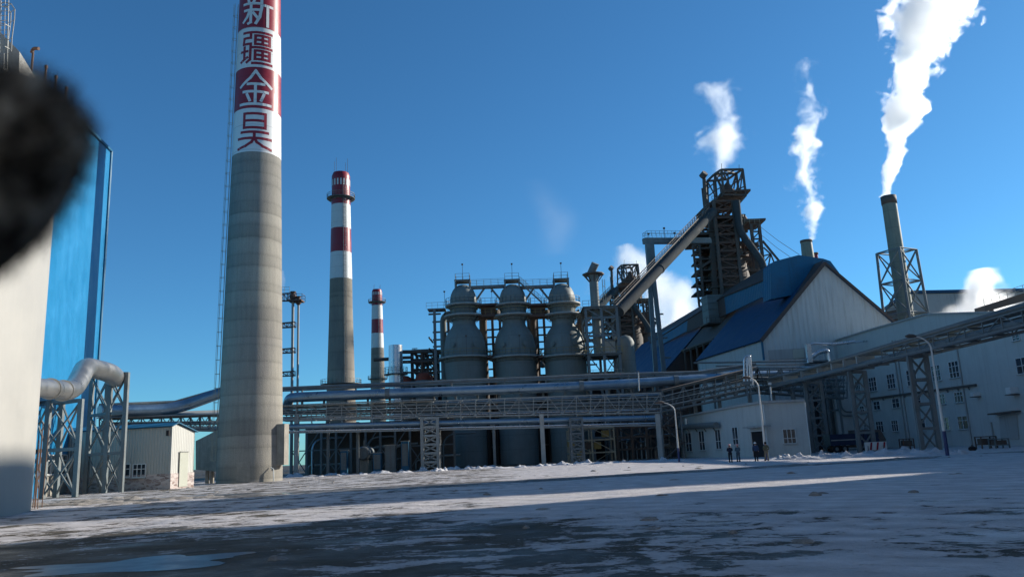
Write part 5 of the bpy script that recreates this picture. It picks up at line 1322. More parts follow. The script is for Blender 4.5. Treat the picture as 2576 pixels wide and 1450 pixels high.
for y in (97, 101, 105, 110, 115, 121, 127):
    m = MB().box(SB(y, 0, -.5), (2.2, .35, .9)); m.build('pipe_saddle', 'steel_light', t)
m = MB().beam(SB(50, -1.3, .2), SB(108, -1.3, .2), .1); m.build('edge_rail', 'steel', t)
for px0, px1, Y, lab in ((2321, 2364, 84, 'nearest latticed trestle of the right pipe bridge, beside the tallest street lamp'), (2162, 2200, 101, 'middle latticed trestle of the right pipe bridge, beside the striped barrier'), (2044, 2084, 117, 'latticed trestle of the right pipe bridge at the right end of the white hut')):
    a, b = SB(Y, -1.0), SB(Y, 1.1)
    trestle(px0, px1, Y, 10.1, 'trestle', lab, 'steel', 1.0, 4, 'trestles under the right hand pipe bridge', .42, sides=False, skew=(.45, .9))

# angled truss bridge between the main bridge and the hut roof
t = thing('angled_truss_bridge', 'dark truss bridge climbing right behind the roof of the white hut', 'pipe bridge', B(1780, 128))
a0, a1, b0, b1 = P(1664, 1034, 124), P(1905, 985, 126), P(1664, 984, 124), P(1905, 925, 126)
c0_, c1_ = P(2130, 1000, 134), P(2130, 925, 134)
m = MB()
for o in (Vector((0, 0, 0)), Vector((.6, 3, 0))):
    m.truss(a0 + o, a1 + o, b0 + o, b1 + o, 9, .16); m.truss(a1 + o, c0_ + o, b1 + o, c1_ + o, 8, .16)
m.build('truss', 'steel', t)
for k in (.25, .5, .75):
    MB().beam(a0.lerp(b0, k) - Vector((0, .15, 0)), a1.lerp(b1, k) - Vector((0, .15, 0)), .12).build('handrail', 'steel_light', t)
    MB().beam(a1.lerp(b1, k) - Vector((0, .15, 0)), c0_.lerp(c1_, k) - Vector((0, .15, 0)), .12).build('handrail', 'steel', t)
for k, r_ in ((.2, .3), (.62, .22), (.4, .16)):
    MB().tube([a0.lerp(b0, k) + Vector((0, 1.2, 0)), a1.lerp(b1, k) + Vector((0, 1.2, 0)), c0_.lerp(c1_, k) + Vector((0, 1.2, 0))], r_, 10).build('service_pipe', 'steel', t)
for px in (1760, 1822, 1900, 1960, 2010, 2055): p = B(px, 128); MB().beam(p, p + Zv * ZA(p.x, 128, 990), .5).build('leg', 'steel', t)
MB().quad(b0 + Vector((0, -.4, .2)), b1 + Vector((0, -.4, .2)), b1 + Vector((0, 3.6, .5)), b0 + Vector((0, 3.6, .5)), .08).build('roof', 'steel_dark', t)

# silver ducts above the hut roof
t = thing('silver_duct_run', 'bright silver insulated ducts with a curved elbow in front of the white gable', 'duct', P(2050, 890, 138))
Yd2 = 139
for pts, r_, nm in (([(2032, 912), (2030, 862), (2095, 866), (2150, 858)], .22, 'duct_tube'), ([(1760, 938), (1900, 935), (2040, 928), (2130, 915)], .62, 'duct_tube'),
                    ([(2030, 905), (2060, 884), (2082, 880), (2088, 912)], .42, 'duct_tube'), ([(2090, 868), (2180, 857)], .15, 'duct_tube'), ([(1745, 912), (2100, 906)], .16, 'thin_pipe'), ([(1800, 920), (2110, 914)], .12, 'thin_pipe')):
    MB().tube(arc([P(x, y, Yd2) for x, y in pts], 6), r_, 16).build(nm, 'silver' if nm == 'duct_tube' else 'steel', t)
for px in (1790, 1880, 1990, 2100): c = P(px, 930, Yd2); MB().beam(c, flat(c), .3).build('support', 'steel', t)
MB().box(P(2034, 888, Yd2), (.8, .8, 3.2)).build('duct_riser', 'silver', t)
t = thing('looped_pipe', 'tall narrow loop of shiny silver pipes standing above the hut roof', 'pipe', B(1880, 121))
for d in (0, 8):
    MB().tube(arc([P(1872 + d, 962, 120), P(1871 + d, 900, 120), P(1882 + d * .4, 893, 120), P(1889 + d * .5, 968, 120)], 6), .17, 12).build('loop', 'silver', t)
for px in (1877, 1886): p = P(px, 962, 120); MB().beam(p, flat(p), .16).build('post', 'steel', t)
MB().box(P(1878, 962, 120), (1.4, .4, .5)).build('valve_block', 'steel', t)

# ================================================================== white hut
fp = [XA(1714, 138) , 138], [XA(1800, 117), 117], [XA(1870, 107), 107], [XA(1930, 101), 101], [XA(2040, 100), 100]
fpv = [Vector((x, y, 0)) for x, y in fp]
rows_ = [1050, 1034, 1021, 1012, 1007]
tops_ = [ZA(v.x, v.y, r) for v, r in zip(fpv, rows_)]
zh = sum(tops_) / 5
t = thing('white_hut', 'long low white rendered hut with a flat roof, workers walking in front of it', 'hut', flat(fpv[2]))
pts = []
for i in range(len(fpv) - 1):
    for k in range(4): 
        s = k / 4; pts.append((fpv[i].lerp(fpv[i + 1], s), tops_[i] + (tops_[i + 1] - tops_[i]) * s))
pts.append((fpv[-1], tops_[-1]))
m = MB(); n = len(pts); bk_ = [Vector((fpv[-1].x + 3, 122, 0)), Vector((fpv[0].x + 5, 139, 0))]
top = [p + Zv * z for p, z in pts] + [bk_[0] + Zv * tops_[-1], bk_[1] + Zv * tops_[0]]; bot = [p for p, z in pts] + bk_
N_ = len(top); m.add(bot + top, [(i, (i + 1) % N_, N_ + (i + 1) % N_, N_ + i) for i in range(N_)] + [tuple(range(N_, 2 * N_))])
m.build('wall', 'wall_white', t)
m = MB()
for a, b in zip(top[:n], top[1:n]): m.beam(a + Vector((-.1, -.12, .06)), b + Vector((-.1, -.12, .06)), .5, .28)
m.build('roof_edge', 'wall_grey', t)
def seg_w(px):
    for i in range(4):
        x0, x1 = (1714, 1800, 1870, 1930, 2040)[i:i + 2]
        if x0 <= px <= x1: break
    a, b = fpv[i], fpv[i + 1]; u = (b - a).normalized(); nn = Vector((u.y, -u.x, 0)); nn = nn if nn.dot(-a) > 0 else -nn
    return (lambda x, y: ON(x, y, a, nn)), nn
for (x0, y0, x1, y1, nv, hb) in ((1727, 1087, 1742, 1134, 2, (.42,)), (1761, 1082, 1775, 1131, 2, (.42,)), (1802, 1079, 1816, 1128, 2, (.4,)), (1845, 1073, 1859, 1117, 2, (.32,)), (1971, 1078, 2003, 1114, 3, (.36,))):
    f_, nn = seg_w((x0 + x1) / 2); win_on(f_, x0, y0, x1, y1, nn, t, nv, hb, fr=.12)
f_, nn = seg_w(1912); a, b = f_(1896, 1150), f_(1930, 1149); dz = f_(1912, 1082).z
d = MB().quad(flat(a) + nn * .04, flat(b) + nn * .04, flat(b, dz) + nn * .04, flat(a, dz) + nn * .04, .05).build('doorway', 'dark', t)
m = MB()
for p, q in ((flat(a), flat(a, dz)), (flat(b), flat(b, dz)), (flat(a, dz), flat(b, dz))): m.beam(p + nn * .08, q + nn * .08, .14)
m.build('door_frame', 'frame', d)
a, b = flat(f_(1886, 1076), dz + .5), flat(f_(1938, 1074), dz + .5); MB().beam(a + nn * .5, b + nn * .5, 1.1, .22).build('door_canopy', 'wall_grey', t)
f_, nn = seg_w(1760); a = f_(1709, 1073) + nn * .8; b = seg_w(1815)[0](1815, 1067) + seg_w(1815)[1] * .8
MB().tube([a, b], .42, 14).build('eaves_pipe', 'steel', t)
for k in (.12, .3, .5, .7, .9): c = a.lerp(b, k); MB().beam(c, c - Zv * .9 - nn * .5, .12).build('pipe_bracket', 'steel_dark', t)
MB().tube([a.lerp(b, .33), a.lerp(b, .33) + Zv * 1.3], .2, 10).build('vent', 'silver', t)
for px in (2034, 1930): f_, nn = seg_w(px); c = f_(px, 1100); MB().tube([flat(c) + nn * .12, flat(c, tops_[-1] - .2) + nn * .12], .08, 8).build('downpipe', 'frame', t)
for px, h in ((1939, 2.4), (1707, 2.2), (1607, 3)):
    pass
t = thing('roof_vent_pole', 'short white pole standing on the hut roof to the right of the middle street lamp', 'pole', P(1941, 1008, 106))
p = P(1941, 1008, 106); MB().tube([p - Zv * .4, p + Zv * 1.9], .09, 10).build('shaft', 'pole', t); MB().box(p + Zv * 2.3, (.35, .3, .3)).build('lamp_head', 'pole', t)
t = thing('marker_pole', 'short thin white pole standing on the long pipe bridge', 'pole', P(1607, 982, 124)); p = P(1607, 982, 123)
MB().tube([p, P(1605, 934, 123)], .09, 10).build('shaft', 'pole', t); MB().box(P(1605, 933, 123), (.3, .3, .2)).build('cap', 'steel', t)

# ================================================================== street lamps
def lamp(px, Y, pyt, arm, label, r=.11, blue=2.0, pxs=None):
    p = B(px, Y); t = thing('street_lamp', label, 'street lamp', p, 'curved street lamps along the yard')
    z = ZA(p.x, Y, pyt)
    MB().lathe(p, [(r * 1.5, 0), (r * 1.4, blue)], 16).build('base_section', 'bluepaint', t)
    MB().lathe(p, [(r * 1.3, blue), (r * .8, z - 1.6)], 16).build('pole', 'pole', t)
    e = Vector((arm * -1, -.2, 0)); q = p + Zv * z
    pts = arc([q - Zv * 1.6, q - Zv * .2, q + e * .45 + Zv * .35, q + e + Zv * .55], 6)
    MB().tube(pts, [r * .8 - r * .35 * i / len(pts) for i in range(len(pts))], 12).build('arm', 'pole', t)
    h = q + e + Zv * .55; d = e.normalized()
    MB().tube([h - d * .15, h + d * .15 + Zv * .02, h + d * .5 + Zv * .03, h + d * .85], [.07, .16, .17, .06], 12).build('lamp_head', 'steel_dark', t)
lamp(1708, 96, 1022, 1.4, 'smallest street lamp, at the left end of the white hut', .085, 1.6)
lamp(1927, 83, 962, .9, 'middle street lamp, rising behind two workers in front of the hut door', .095, 1.6)
lamp(2383, 67, 860, 1.35, 'tallest street lamp with a blue painted foot, in front of the white hall', .10, 2.0)

# ================================================================== vehicle, barrier and boxes by the hall
t = thing('parked_truck', 'dark blue truck parked in the shade of the loading bay', 'truck', B(2140, 112))
p = B(2140, 112)
MB().box(p + Vector((-.8, 0, 1.7)), (4.6, 2.3, 1.5)).build('cargo_body', 'truck_blue', t)
MB().box(p + Vector((-.8, -1.2, 1.65)), (4.4, .08, .14)).build('side_stripe', 'steel_light', t)
m = MB().prism([p + Vector((x, -1.1, z)) for x, z in ((1.6, .6), (3.5, .6), (3.6, 1.5), (3.2, 2.5), (1.6, 2.6))], (0, 2.2, 0)); cb = m.build('cab', 'truck_blue', t)
MB().box(p + Vector((2.6, -1.12, 2.0)), (1.1, .06, .6)).build('side_window', 'glass', cb)
for dx in (-2.3, -1.2, 2.6):
    for dy in (-1.0, 1.0):
        c = p + Vector((dx, dy, .48)); wh = MB().tube([c - Vector((0, .14, 0)), c + Vector((0, .14, 0))], .48, 20).build('wheel', 'dark', t)
        MB().tube([c - Vector((0, .16, 0)), c - Vector((0, .1, 0))], .24, 14).build('rim', 'steel', wh)
MB().box(p + Vector((.2, 0, .75)), (6.2, .9, .3)).build('chassis', 'steel_dark', t)
t = thing('second_parked_truck', 'taller dark van parked against the white hall behind the middle trestle', 'van', B(2188, 118)); p = B(2184, 119)
m = MB().prism([p + Vector((x, -1, z)) for x, z in ((-2.2, .5), (2.2, .5), (2.3, 1.5), (1.7, 2.9), (-2.2, 3.0))], (0, 2, 0)); m.build('body', 'steel_dark', t)
MB().box(p + Vector((-.2, -1.03, 2.2)), (3, .05, .7)).build('side_window', 'glass', t)
for dx in (-1.4, 1.4):
    c = p + Vector((dx, -1.0, .42)); MB().tube([c, c + Vector((0, .3, 0))], .42, 18).build('wheel', 'dark', t)
t = thing('striped_barrier', 'low red and white striped barrier board at the foot of the middle trestle', 'barrier', B(2203, 100)); p = B(2203, 100)
for k in range(6):
    c = p + Vector((-1.0 + k * .4, -.02, .75)); MB().prism([c + Vector((-.1, 0, -.45)), c + Vector((.1, 0, -.45)), c + Vector((.3, 0, .45)), c + Vector((.1, 0, .45))], (0, .06, 0)).build('stripe', 'red' if k % 2 else 'white', t)
MB().box(p + Vector((.1, .1, .75)), (2.7, .08, 1.0)).build('board', 'frame', t)
for dx in (-.9, 1.0): MB().box(p + Vector((dx, .12, .4)), (.1, .3, .8)).build('foot', 'steel', t)
for px, Y, w_, h, lab, m_ in ((2482, 92, 1.7, 1.3, 'dark open topped crate against the white hall near the right edge', 'steel_dark'), (2514, 90, 1.5, 1.0, 'lower dark bench like crate beside the open crate near the right edge', 'steel'), (2282, 112, 1.4, 1.4, 'dark rusty table frame against the white hall left of the tall trestle', 'rust')):
    p = B(px, Y); o = thing('steel_crate', lab, 'crate', p, 'crates along the white hall')
    m = MB()
    for ex in (-1, 1):
        for ey in (-1, 1): m.beam(p + Vector((ex * w_ / 2, ey * .6, 0)), p + Vector((ex * w_ / 2, ey * .6, h)), .12)
    for zz in (h * .35, h): 
        m.box(p + Zv * zz, (w_ + .1, 1.3, .1))
    m.build('frame', m_, o); MB().box(p + Zv * h * .6, (w_ * .8, 1.0, h * .5)).build('load', 'steel_dark', o)
t = thing('dark_bag', 'small black bag lying on the ground in front of the white hall', 'bag', B(2447, 84))
mb_ = MB(); p = B(2446, 84); mb_.lathe(p, [(.28, 0), (.4, .12), (.36, .3), (.2, .42), (.05, .46)], 10); mb_.build('sack', 'dark', t); MB().tube(arc([p + Vector((-.1, 0, .42)), p + Vector((0, 0, .6)), p + Vector((.12, 0, .42))]), .025, 6).build('handle', 'dark', t)

# ================================================================== workers
def skin_obj(name, verts, edges, radii, m, parent, sub=2, root=0):
    me = bpy.data.meshes.new(name); me.from_pydata([tuple(v) for v in verts], edges, []); o = bpy.data.objects.new(name, me); COL.objects.link(o)
    o.parent = parent; me.materials.append(M[m])
    md_ = o.modifiers.new('skin', 'SKIN'); md_.use_smooth_shade = True
    if not me.skin_vertices: me.attributes.new('skin_vertex', 'FLOAT', 'POINT') if False else None
    bm = bmesh.new(); bm.from_mesh(me); ly = bm.verts.layers.skin.verify(); bm.verts.ensure_lookup_table()
    for i, v in enumerate(bm.verts):
        r = radii[i]; r = r if isinstance(r, tuple) else (r, r); v[ly].radius = r; v[ly].use_root = (i == root)
    bm.to_mesh(me); bm.free()
    s = o.modifiers.new('sub', 'SUBSURF'); s.levels = sub; s.render_levels = sub
    return o
M['jacket_navy'] = mat('navy_work_jacket', (.012, .018, .04), .9, var=.2); M['jacket_grey'] = mat('blue_grey_work_jacket', (.07, .12, .16), .9, var=.2)
M['jacket_blue'] = mat('dark_blue_work_jacket', (.02, .05, .12), .9, var=.2); M['jacket_olive'] = mat('olive_grey_coat', (.09, .10, .07), .9, var=.2)
M['trouser_dark'] = mat('dark_trousers', (.012, .014, .02), .9, var=.2); M['trouser_khaki'] = mat('khaki_trousers', (.16, .15, .11), .9, var=.2); M['trouser_blue'] = mat('blue_grey_trousers', (.06, .09, .12), .9, var=.2)
M['helmet_white'] = mat('white_helmet', (.75, .76, .76), .35, var=.03); M['helmet_pink'] = mat('faded_red_helmet', (.6, .28, .28), .4, var=.05); M['boot'] = mat('black_boots', (.01, .01, .01), .6); M['hair'] = mat('black_hair', (.01, .008, .007), .8)
def person(px, Y, label, jacket, trousers, helmet, stride=.18, rot=0, arms='down', H=1.72):
    p = B(px, Y); t = thing('person', label, 'person', p, 'workers walking past the hut'); t.rotation_euler = (0, 0, rot)
    s = H / 1.75; V = lambda x, y, z: Vector((x, y, z)) * s
    k = stride; hl = .10
    if arms == 'front':
        eL, eR, hL, hR = V(-.25, .06, 1.13), V(.25, .06, 1.13), V(-.10, .26, 1.12), V(.10, .27, 1.15)
    elif arms == 'pockets':
        eL, eR, hL, hR = V(-.29, -.07, 1.15), V(.29, -.07, 1.15), V(-.20, .10, .98), V(.20, .10, .98)
    else:
        eL, eR, hL, hR = V(-.25, .05, 1.14), V(.25, -.07, 1.14), V(-.24, .18, .90), V(.25, -.03, .88)
    vs = [V(0, 0, .95), V(0, 0, 1.15), V(0, 0, 1.38), V(0, .01, 1.50), V(0, .02, 1.60), V(0, .02, 1.70),
          V(-.18, 0, 1.41), eL, hL, V(.18, 0, 1.41), eR, hR,
          V(-hl, 0, .90), V(-hl - .01, k * .6 + .04, .50), V(-hl, k, .09), V(-hl, k + .16, .04),
          V(hl, 0, .90), V(hl + .01, -k * .3 + .04, .50), V(hl, -k, .10), V(hl, -k + .16, .04)]
    es = [(0, 1), (1, 2), (2, 3), (3, 4), (4, 5), (2, 6), (6, 7), (7, 8), (2, 9), (9, 10), (10, 11), (0, 12), (12, 13), (13, 14), (14, 15), (0, 16), (16, 17), (17, 18), (18, 19)]
    rd = [(.14, .10), (.13, .09), (.16, .10), .055, .085, .075, .06, .045, .035, .06, .045, .035, .085, .06, .042, .035, .085, .06, .042, .035]
    skin_obj('body', vs, es, [(a if isinstance(a, tuple) else (a, a)) for a in rd], 'skin', t)
    # jacket
    jv = [V(0, 0, .86), V(0, 0, 1.12), V(0, 0, 1.36), V(0, .005, 1.48), V(-.19, 0, 1.41), eL, eL.lerp(hL, .85), V(.19, 0, 1.41), eR, eR.lerp(hR, .85)]
    skin_obj('jacket', jv, [(0, 1), (1, 2), (2, 3), (2, 4), (4, 5), (5, 6), (2, 7), (7, 8), (8, 9)], [(.19, .14), (.18, .13), (.19, .135), .085, .085, .072, .058, .085, .072, .058], jacket, t)
    tv = [V(0, 0, .95), V(-hl, 0, .87), V(-hl - .01, k * .6 + .04, .50), V(-hl, k, .12), V(hl, 0, .87), V(hl + .01, -k * .3 + .04, .50), V(hl, -k, .13)]
    skin_obj('trousers', tv, [(0, 1), (1, 2), (2, 3), (0, 4), (4, 5), (5, 6)], [(.15, .12), .108, .085, .07, .108, .085, .07], trousers, t)
    for sx_, yy in ((-1, k), (1, -k)):
        m = MB(); c = V(sx_ * hl, yy + .06, 0) + wloc(t); m.lathe(c, [(.055, 0), (.075, .03), (.07, .08), (.06, .16)], 12)
        for i in range(len(m.v)): q = m.v[i] - c; m.v[i] = c + Vector((q.x, q.y * 1.9, q.z))
        m.build('boot', 'boot', t)
    m = MB(); c = V(0, .02, 1.655) + wloc(t)
    m.lathe(c, [(.125, -.005), (.122, .03), (.108, .085), (.07, .13), (.02, .145)], 20); m.ring(c, .1, .15, -.015, .003, 20); m.build('helmet', helmet, t)
    m = MB(); m.lathe(V(0, .0, 1.57) + wloc(t), [(.07, 0), (.093, .04), (.09, .09)], 14); m.build('hair', 'hair', t)
    f = MB(); c = V(0, .02, 1.6) + wloc(t); f.lathe(c + Vector((0, .095, 0)), [(.018, -.03), (.02, -.01), (.008, .02)], 8); f.build('nose', 'skin', t)
    return t
person(1838, 79.5, 'person in dark navy jacket with both hands held in front, leftmost worker', 'jacket_navy', 'trouser_dark', 'helmet_pink', .10, R(-8), 'front')
person(1858, 80.5, 'person in pale blue grey work clothes, second worker from the left', 'jacket_grey', 'trouser_blue', 'helmet_pink', .06, R(5), 'front', 1.68)
person(1903, 80, 'person in blue jacket, dark trousers and white helmet, walking left of the lamp', 'jacket_blue', 'trouser_dark', 'helmet_white', .2, R(-15), 'down', 1.8)
person(1929, 80, 'person in olive grey coat and khaki trousers in front of the lamp foot', 'jacket_olive', 'trouser_khaki', 'hair', .12, R(10), 'pockets', 1.78)
# ================================================================== hall to the right and two added blocks, outside the picture, shading the yard
sh = Vector((math.sin(SUN_AZ), math.cos(SUN_AZ), 0)); tanE = math.tan(SUN_EL)
def caster(tip, L, edge_dir, length, depth, name, label, cat, hscale=1.0):
    tip = Vector((*tip, 0)); T = tip + sh * L; e = Vector((*edge_dir, 0)).normalized(); h = L * tanE * hscale
    bk = Vector((e.y, -e.x, 0)) * depth
    t = thing(name, label, cat, T)
    MB().prism([T, T + e * length, T + e * length + bk, T + bk], (0, 0, h)).build('wall', 'wall_grey', t)
    MB().prism([T - e * .4 - bk * .01 + Zv * h, T + e * (length + .4) - bk * .01 + Zv * h, T + e * (length + .4) + bk * 1.01 + Zv * h, T - e * .4 + bk * 1.01 + Zv * h], (0, 0, .02)).build('roof', 'steel', t)
    return t
caster((-.5, 20), 82, (.755, .655), 62, 80, 'neighbour_hall', 'large grey hall standing to the right of the yard', 'building')
caster((24, 40.0), 110, (-.97, -.24), 52, 12, 'band_shadow_block', 'tall grey unseen block added to cast the shadow band across the yard', 'building', 1.0)  # unseen block, shaped so its shadow forms the band over the road

caster((-31, 12.5), 95, (.97, .23), 31, 45, 'foreground_shadow_block', 'long grey unseen block added right of the yard to shade the left foreground', 'building', 1.0)  # added block that carries the shadow on over the left foreground
# unseen hall added behind the viewer to dim sky light on the fronts
t = thing('sky_block_hall', 'very long dark grey block added behind the viewer to hold back sky light', 'building', (0, -26, 0))
MB().box((10, -40, 23), (230, 28, 46)).build('wall', 'wall_grey', t); MB().box((10, -40, 46.3), (232, 30, .6)).build('roof', 'steel_dark', t)

# ================================================================== steam
def plume(name, label, pts, base_r, dens, nscale, amp, warp, group=None, soft=.35, col=(1, 1, 1), aniso=.45, step=1.0, detail=5, billow=.35, low=1.3):
    """pts: (x, y, z, r, strength) from the source upward; a real volume whose density follows a billowing centre line"""
    P0 = Vector(pts[0][:3]); zs = [p[2] for p in pts]; z0, z1 = min(zs), max(zs)
    xs = [p[0] - P0.x for p in pts]; ys_ = [p[1] - P0.y for p in pts]; rs = [p[3] for p in pts]
    sc_x = max(1e-3, max(abs(v) for v in xs) * 1.02); sc_y = max(1e-3, max(abs(v) for v in ys_) * 1.02); sc_r = max(rs) * 1.02
    mb = MB(); n = 20; vs = []; N = 26
    def at(u):
        z = z0 + (z1 - z0) * u
        for a, b in zip(pts, pts[1:]):
            if a[2] <= z <= b[2] + 1e-6:
                k = (z - a[2]) / max(1e-6, b[2] - a[2]); return [a[i] + (b[i] - a[i]) * k for i in range(4)]
        return list(pts[-1][:4])
    for i in range(N + 1):
        q = at(i / N); r = q[3] * 1.45 + warp * .35
        if i == 0: r = q[3] * 1.02
        if i == N: r *= .25
        for k in range(n):
            a = 2 * math.pi * k / n; vs.append((q[0] + r * math.cos(a), q[1] + r * math.sin(a), q[2]))
    mb.add(vs, [(i * n + k, i * n + (k + 1) % n, (i + 1) * n + (k + 1) % n, (i + 1) * n + k) for i in range(N) for k in range(n)] + [tuple(range(n - 1, -1, -1)), tuple(range(N * n, N * n + n))], True)
    m = bpy.data.materials.new(name); m.use_nodes = True; nt = m.node_tree; nt.nodes.clear()
    out = _n(nt, 'ShaderNodeOutputMaterial'); pv = _n(nt, 'ShaderNodeVolumePrincipled'); nt.links.new(pv.outputs[0], out.inputs['Volume'])
    pv.inputs['Color'].default_value = (*col, 1); pv.inputs['Anisotropy'].default_value = aniso
    tc = _n(nt, 'ShaderNodeTexCoord'); vec = tc.outputs['Object']
    nz = _n(nt, 'ShaderNodeTexNoise'); nz.inputs['Scale'].default_value = nscale * .45; nz.inputs['Detail'].default_value = 4; nt.links.new(vec, nz.inputs['Vector'])
    vm = _n(nt, 'ShaderNodeVectorMath', operation='SUBTRACT'); nt.links.new(nz.outputs['Color'], vm.inputs[0]); vm.inputs[1].default_value = (.5, .5, .5)
    vs_ = _n(nt, 'ShaderNodeVectorMath', operation='SCALE'); nt.links.new(vm.outputs[0], vs_.inputs[0])
    sp = _n(nt, 'ShaderNodeSeparateXYZ'); nt.links.new(vec, sp.inputs[0])
    u = mth(nt, 'DIVIDE', sp.outputs[2], z1 - z0, True)
    # the warp grows away from the source
    wamt = mth(nt, 'MULTIPLY', mth(nt, 'MULTIPLY', mth(nt, 'POWER', u, .6), 1.0), warp * 2.6); nt.links.new(wamt, vs_.inputs['Scale'])
    va = _n(nt, 'ShaderNodeVectorMath', operation='ADD'); nt.links.new(vec, va.inputs[0]); nt.links.new(vs_.outputs[0], va.inputs[1])
    sp2 = _n(nt, 'ShaderNodeSeparateXYZ'); nt.links.new(va.outputs[0], sp2.inputs[0])
    cr = _n(nt, 'ShaderNodeValToRGB'); e = cr.color_ramp.elements
    while len(e) < len(pts): e.new(.5)
    for i, p in enumerate(pts):
        e[i].position = (p[2] - z0) / (z1 - z0); e[i].color = ((xs[i] / sc_x + 1) / 2, (ys_[i] / sc_y + 1) / 2, rs[i] / sc_r, p[4])
    nt.links.new(u, cr.inputs[0])
    sc_ = _n(nt, 'ShaderNodeSeparateColor'); nt.links.new(cr.outputs[0], sc_.inputs[0])
    cx = mth(nt, 'MULTIPLY', mth(nt, 'SUBTRACT', sc_.outputs[0], .5), 2 * sc_x); cy = mth(nt, 'MULTIPLY', mth(nt, 'SUBTRACT', sc_.outputs[1], .5), 2 * sc_y)
    rr = mth(nt, 'MULTIPLY', sc_.outputs[2], sc_r)
    dx = mth(nt, 'SUBTRACT', sp2.outputs[0], cx); dy = mth(nt, 'SUBTRACT', sp2.outputs[1], cy)
    d = mth(nt, 'SQRT', mth(nt, 'ADD', mth(nt, 'MULTIPLY', dx, dx), mth(nt, 'MULTIPLY', dy, dy)))
    d = mth(nt, 'DIVIDE', d, rr)
    fb = _n(nt, 'ShaderNodeTexNoise'); fb.inputs['Scale'].default_value = nscale; fb.inputs['Detail'].default_value = detail; fb.inputs['Roughness'].default_value = .62; nt.links.new(va.outputs[0], fb.inputs['Vector'])
    def vor(k):
        v = _n(nt, 'ShaderNodeTexVoronoi', feature='F1'); v.inputs['Scale'].default_value = nscale * k; nt.links.new(va.outputs[0], v.inputs['Vector']); return v.outputs['Distance']
    bl = mth(nt, 'SUBTRACT', 1.0, mth(nt, 'ADD', mth(nt, 'MULTIPLY', vor(.55), .65), mth(nt, 'MULTIPLY', vor(1.5), .35)))
    fac = mth(nt, 'ADD', mth(nt, 'MULTIPLY', fb.outputs['Fac'], 1 - billow), mth(nt, 'MULTIPLY', bl, billow))
    am = mth(nt, 'MULTIPLY', mth(nt, 'ADD', mth(nt, 'MULTIPLY', u, .0), 1), amp)
    f = mth(nt, 'ADD', mth(nt, 'SUBTRACT', 1.0, d), mth(nt, 'MULTIPLY', mth(nt, 'SUBTRACT', fac, .52), am))
    lo = _n(nt, 'ShaderNodeTexNoise'); lo.inputs['Scale'].default_value = nscale * .38; lo.inputs['Detail'].default_value = 3; nt.links.new(va.outputs[0], lo.inputs['Vector'])
    f = mth(nt, 'ADD', f, mth(nt, 'MULTIPLY', mth(nt, 'MULTIPLY', mth(nt, 'SUBTRACT', lo.outputs['Fac'], .5), low), mth(nt, 'MINIMUM', mth(nt, 'MULTIPLY', u, 4), 1)))
    f = mth(nt, 'DIVIDE', f, soft, True); f = mth(nt, 'MULTIPLY', f, f)
    f = mth(nt, 'MULTIPLY', mth(nt, 'MULTIPLY', f, cr.outputs['Alpha']), dens)
    nt.links.new(f, pv.inputs['Density'])
    m.cycles.volume_step_rate = step
    o = mb.build(name, m, loc=P0)
    o['label'] = label; o['category'] = 'steam'
    if group: o['group'] = group
    return o
def PL(rows, Y, k=1.0):
    out = []
    for px, py, wpx, st in rows:
        p = P(px, py, Y); out.append((p.x, p.y, p.z, wpx / 2 * DEP(p) / F * k, st))
    return out
plume('steam_plume', 'thick bright white steam plume pouring from the tall stack beside the lattice tower',
      PL([(2228, 494, 32, 1), (2227, 470, 33, 1), (2234, 440, 44, 1), (2248, 400, 60, 1), (2262, 340, 78, 1), (2276, 270, 98, .9), (2292, 210, 106, .8), (2296, 150, 112, .7), (2312, 105, 125, .6), (2350, 50, 190, .55), (2365, 0, 200, .55), (2340, -50, 200, .5)], 175), 0, .7, .34, 2.4, 3.4, soft=.22, aniso=.75, billow=.5, low=3.2, detail=6, step=.6)
plume('steam_wisp', 'ragged thin steam rising from the olive stack behind the blue roof', PL([(2040, 604, 30, 1), (2038, 570, 44, .9), (2040, 520, 66, .7), (2030, 470, 66, .6), (2022, 420, 50, .5), (2020, 370, 75, .8), (2035, 320, 70, .35), (2040, 270, 75, .15), (2030, 200, 60, .12), (2020, 150, 50, .1)], 300), 0, .8, .20, 4.2, 6.0, soft=.9, low=3.0, aniso=.7, step=.6)
plume('steam_cloud', 'torn steam cloud drifting above the cage of the tallest furnace tower', PL([(1800, 450, 50, .3), (1808, 420, 75, .6), (1815, 385, 100, .6), (1812, 350, 150, .7), (1810, 310, 115, .5), (1818, 270, 115, .5), (1800, 220, 110, .3)], 250), 0, .40, .17, 3.2, 6.0, soft=.8, low=3.0, aniso=.7, step=.6)
plume('steam_cloud', 'large soft white steam cloud behind the inclined tube and the second furnace', PL([(1690, 860, 230, .8), (1690, 800, 225, 1), (1680, 750, 210, 1), (1640, 700, 200, 1), (1595, 655, 140, .9), (1570, 618, 80, .6)], 380), 0, .13, .10, 2.6, 10, soft=.7, low=2.2, aniso=.7, step=.6)
plume('steam_cloud', 'low glowing steam cloud spreading over the roof of the white hall near the right edge', PL([(2430, 802, 260, .35), (2440, 780, 200, .7), (2460, 745, 130, 1), (2470, 705, 115, .9), (2485, 675, 80, .4)], 180), 0, .7, .2, 2.4, 3, soft=.8, low=2, aniso=.7, step=.6)
plume('steam_puff', 'tiny steam puff just right of the tall chimney, above the flare tower', PL([(712, 725, 16, .6), (712, 700, 20, .8), (710, 680, 14, .5)], 400), 0, .18, .2, 1.2, 1.0, soft=.6)
plume('steam_haze', 'faint smudge of thin vapour high in the sky between the chimneys and the furnace', PL([(1400, 640, 130, .25), (1395, 590, 170, .8), (1400, 550, 170, .8), (1370, 500, 130, .4), (1350, 450, 80, .1)], 420), 0, .012, .05, 1.0, 6, soft=.9)
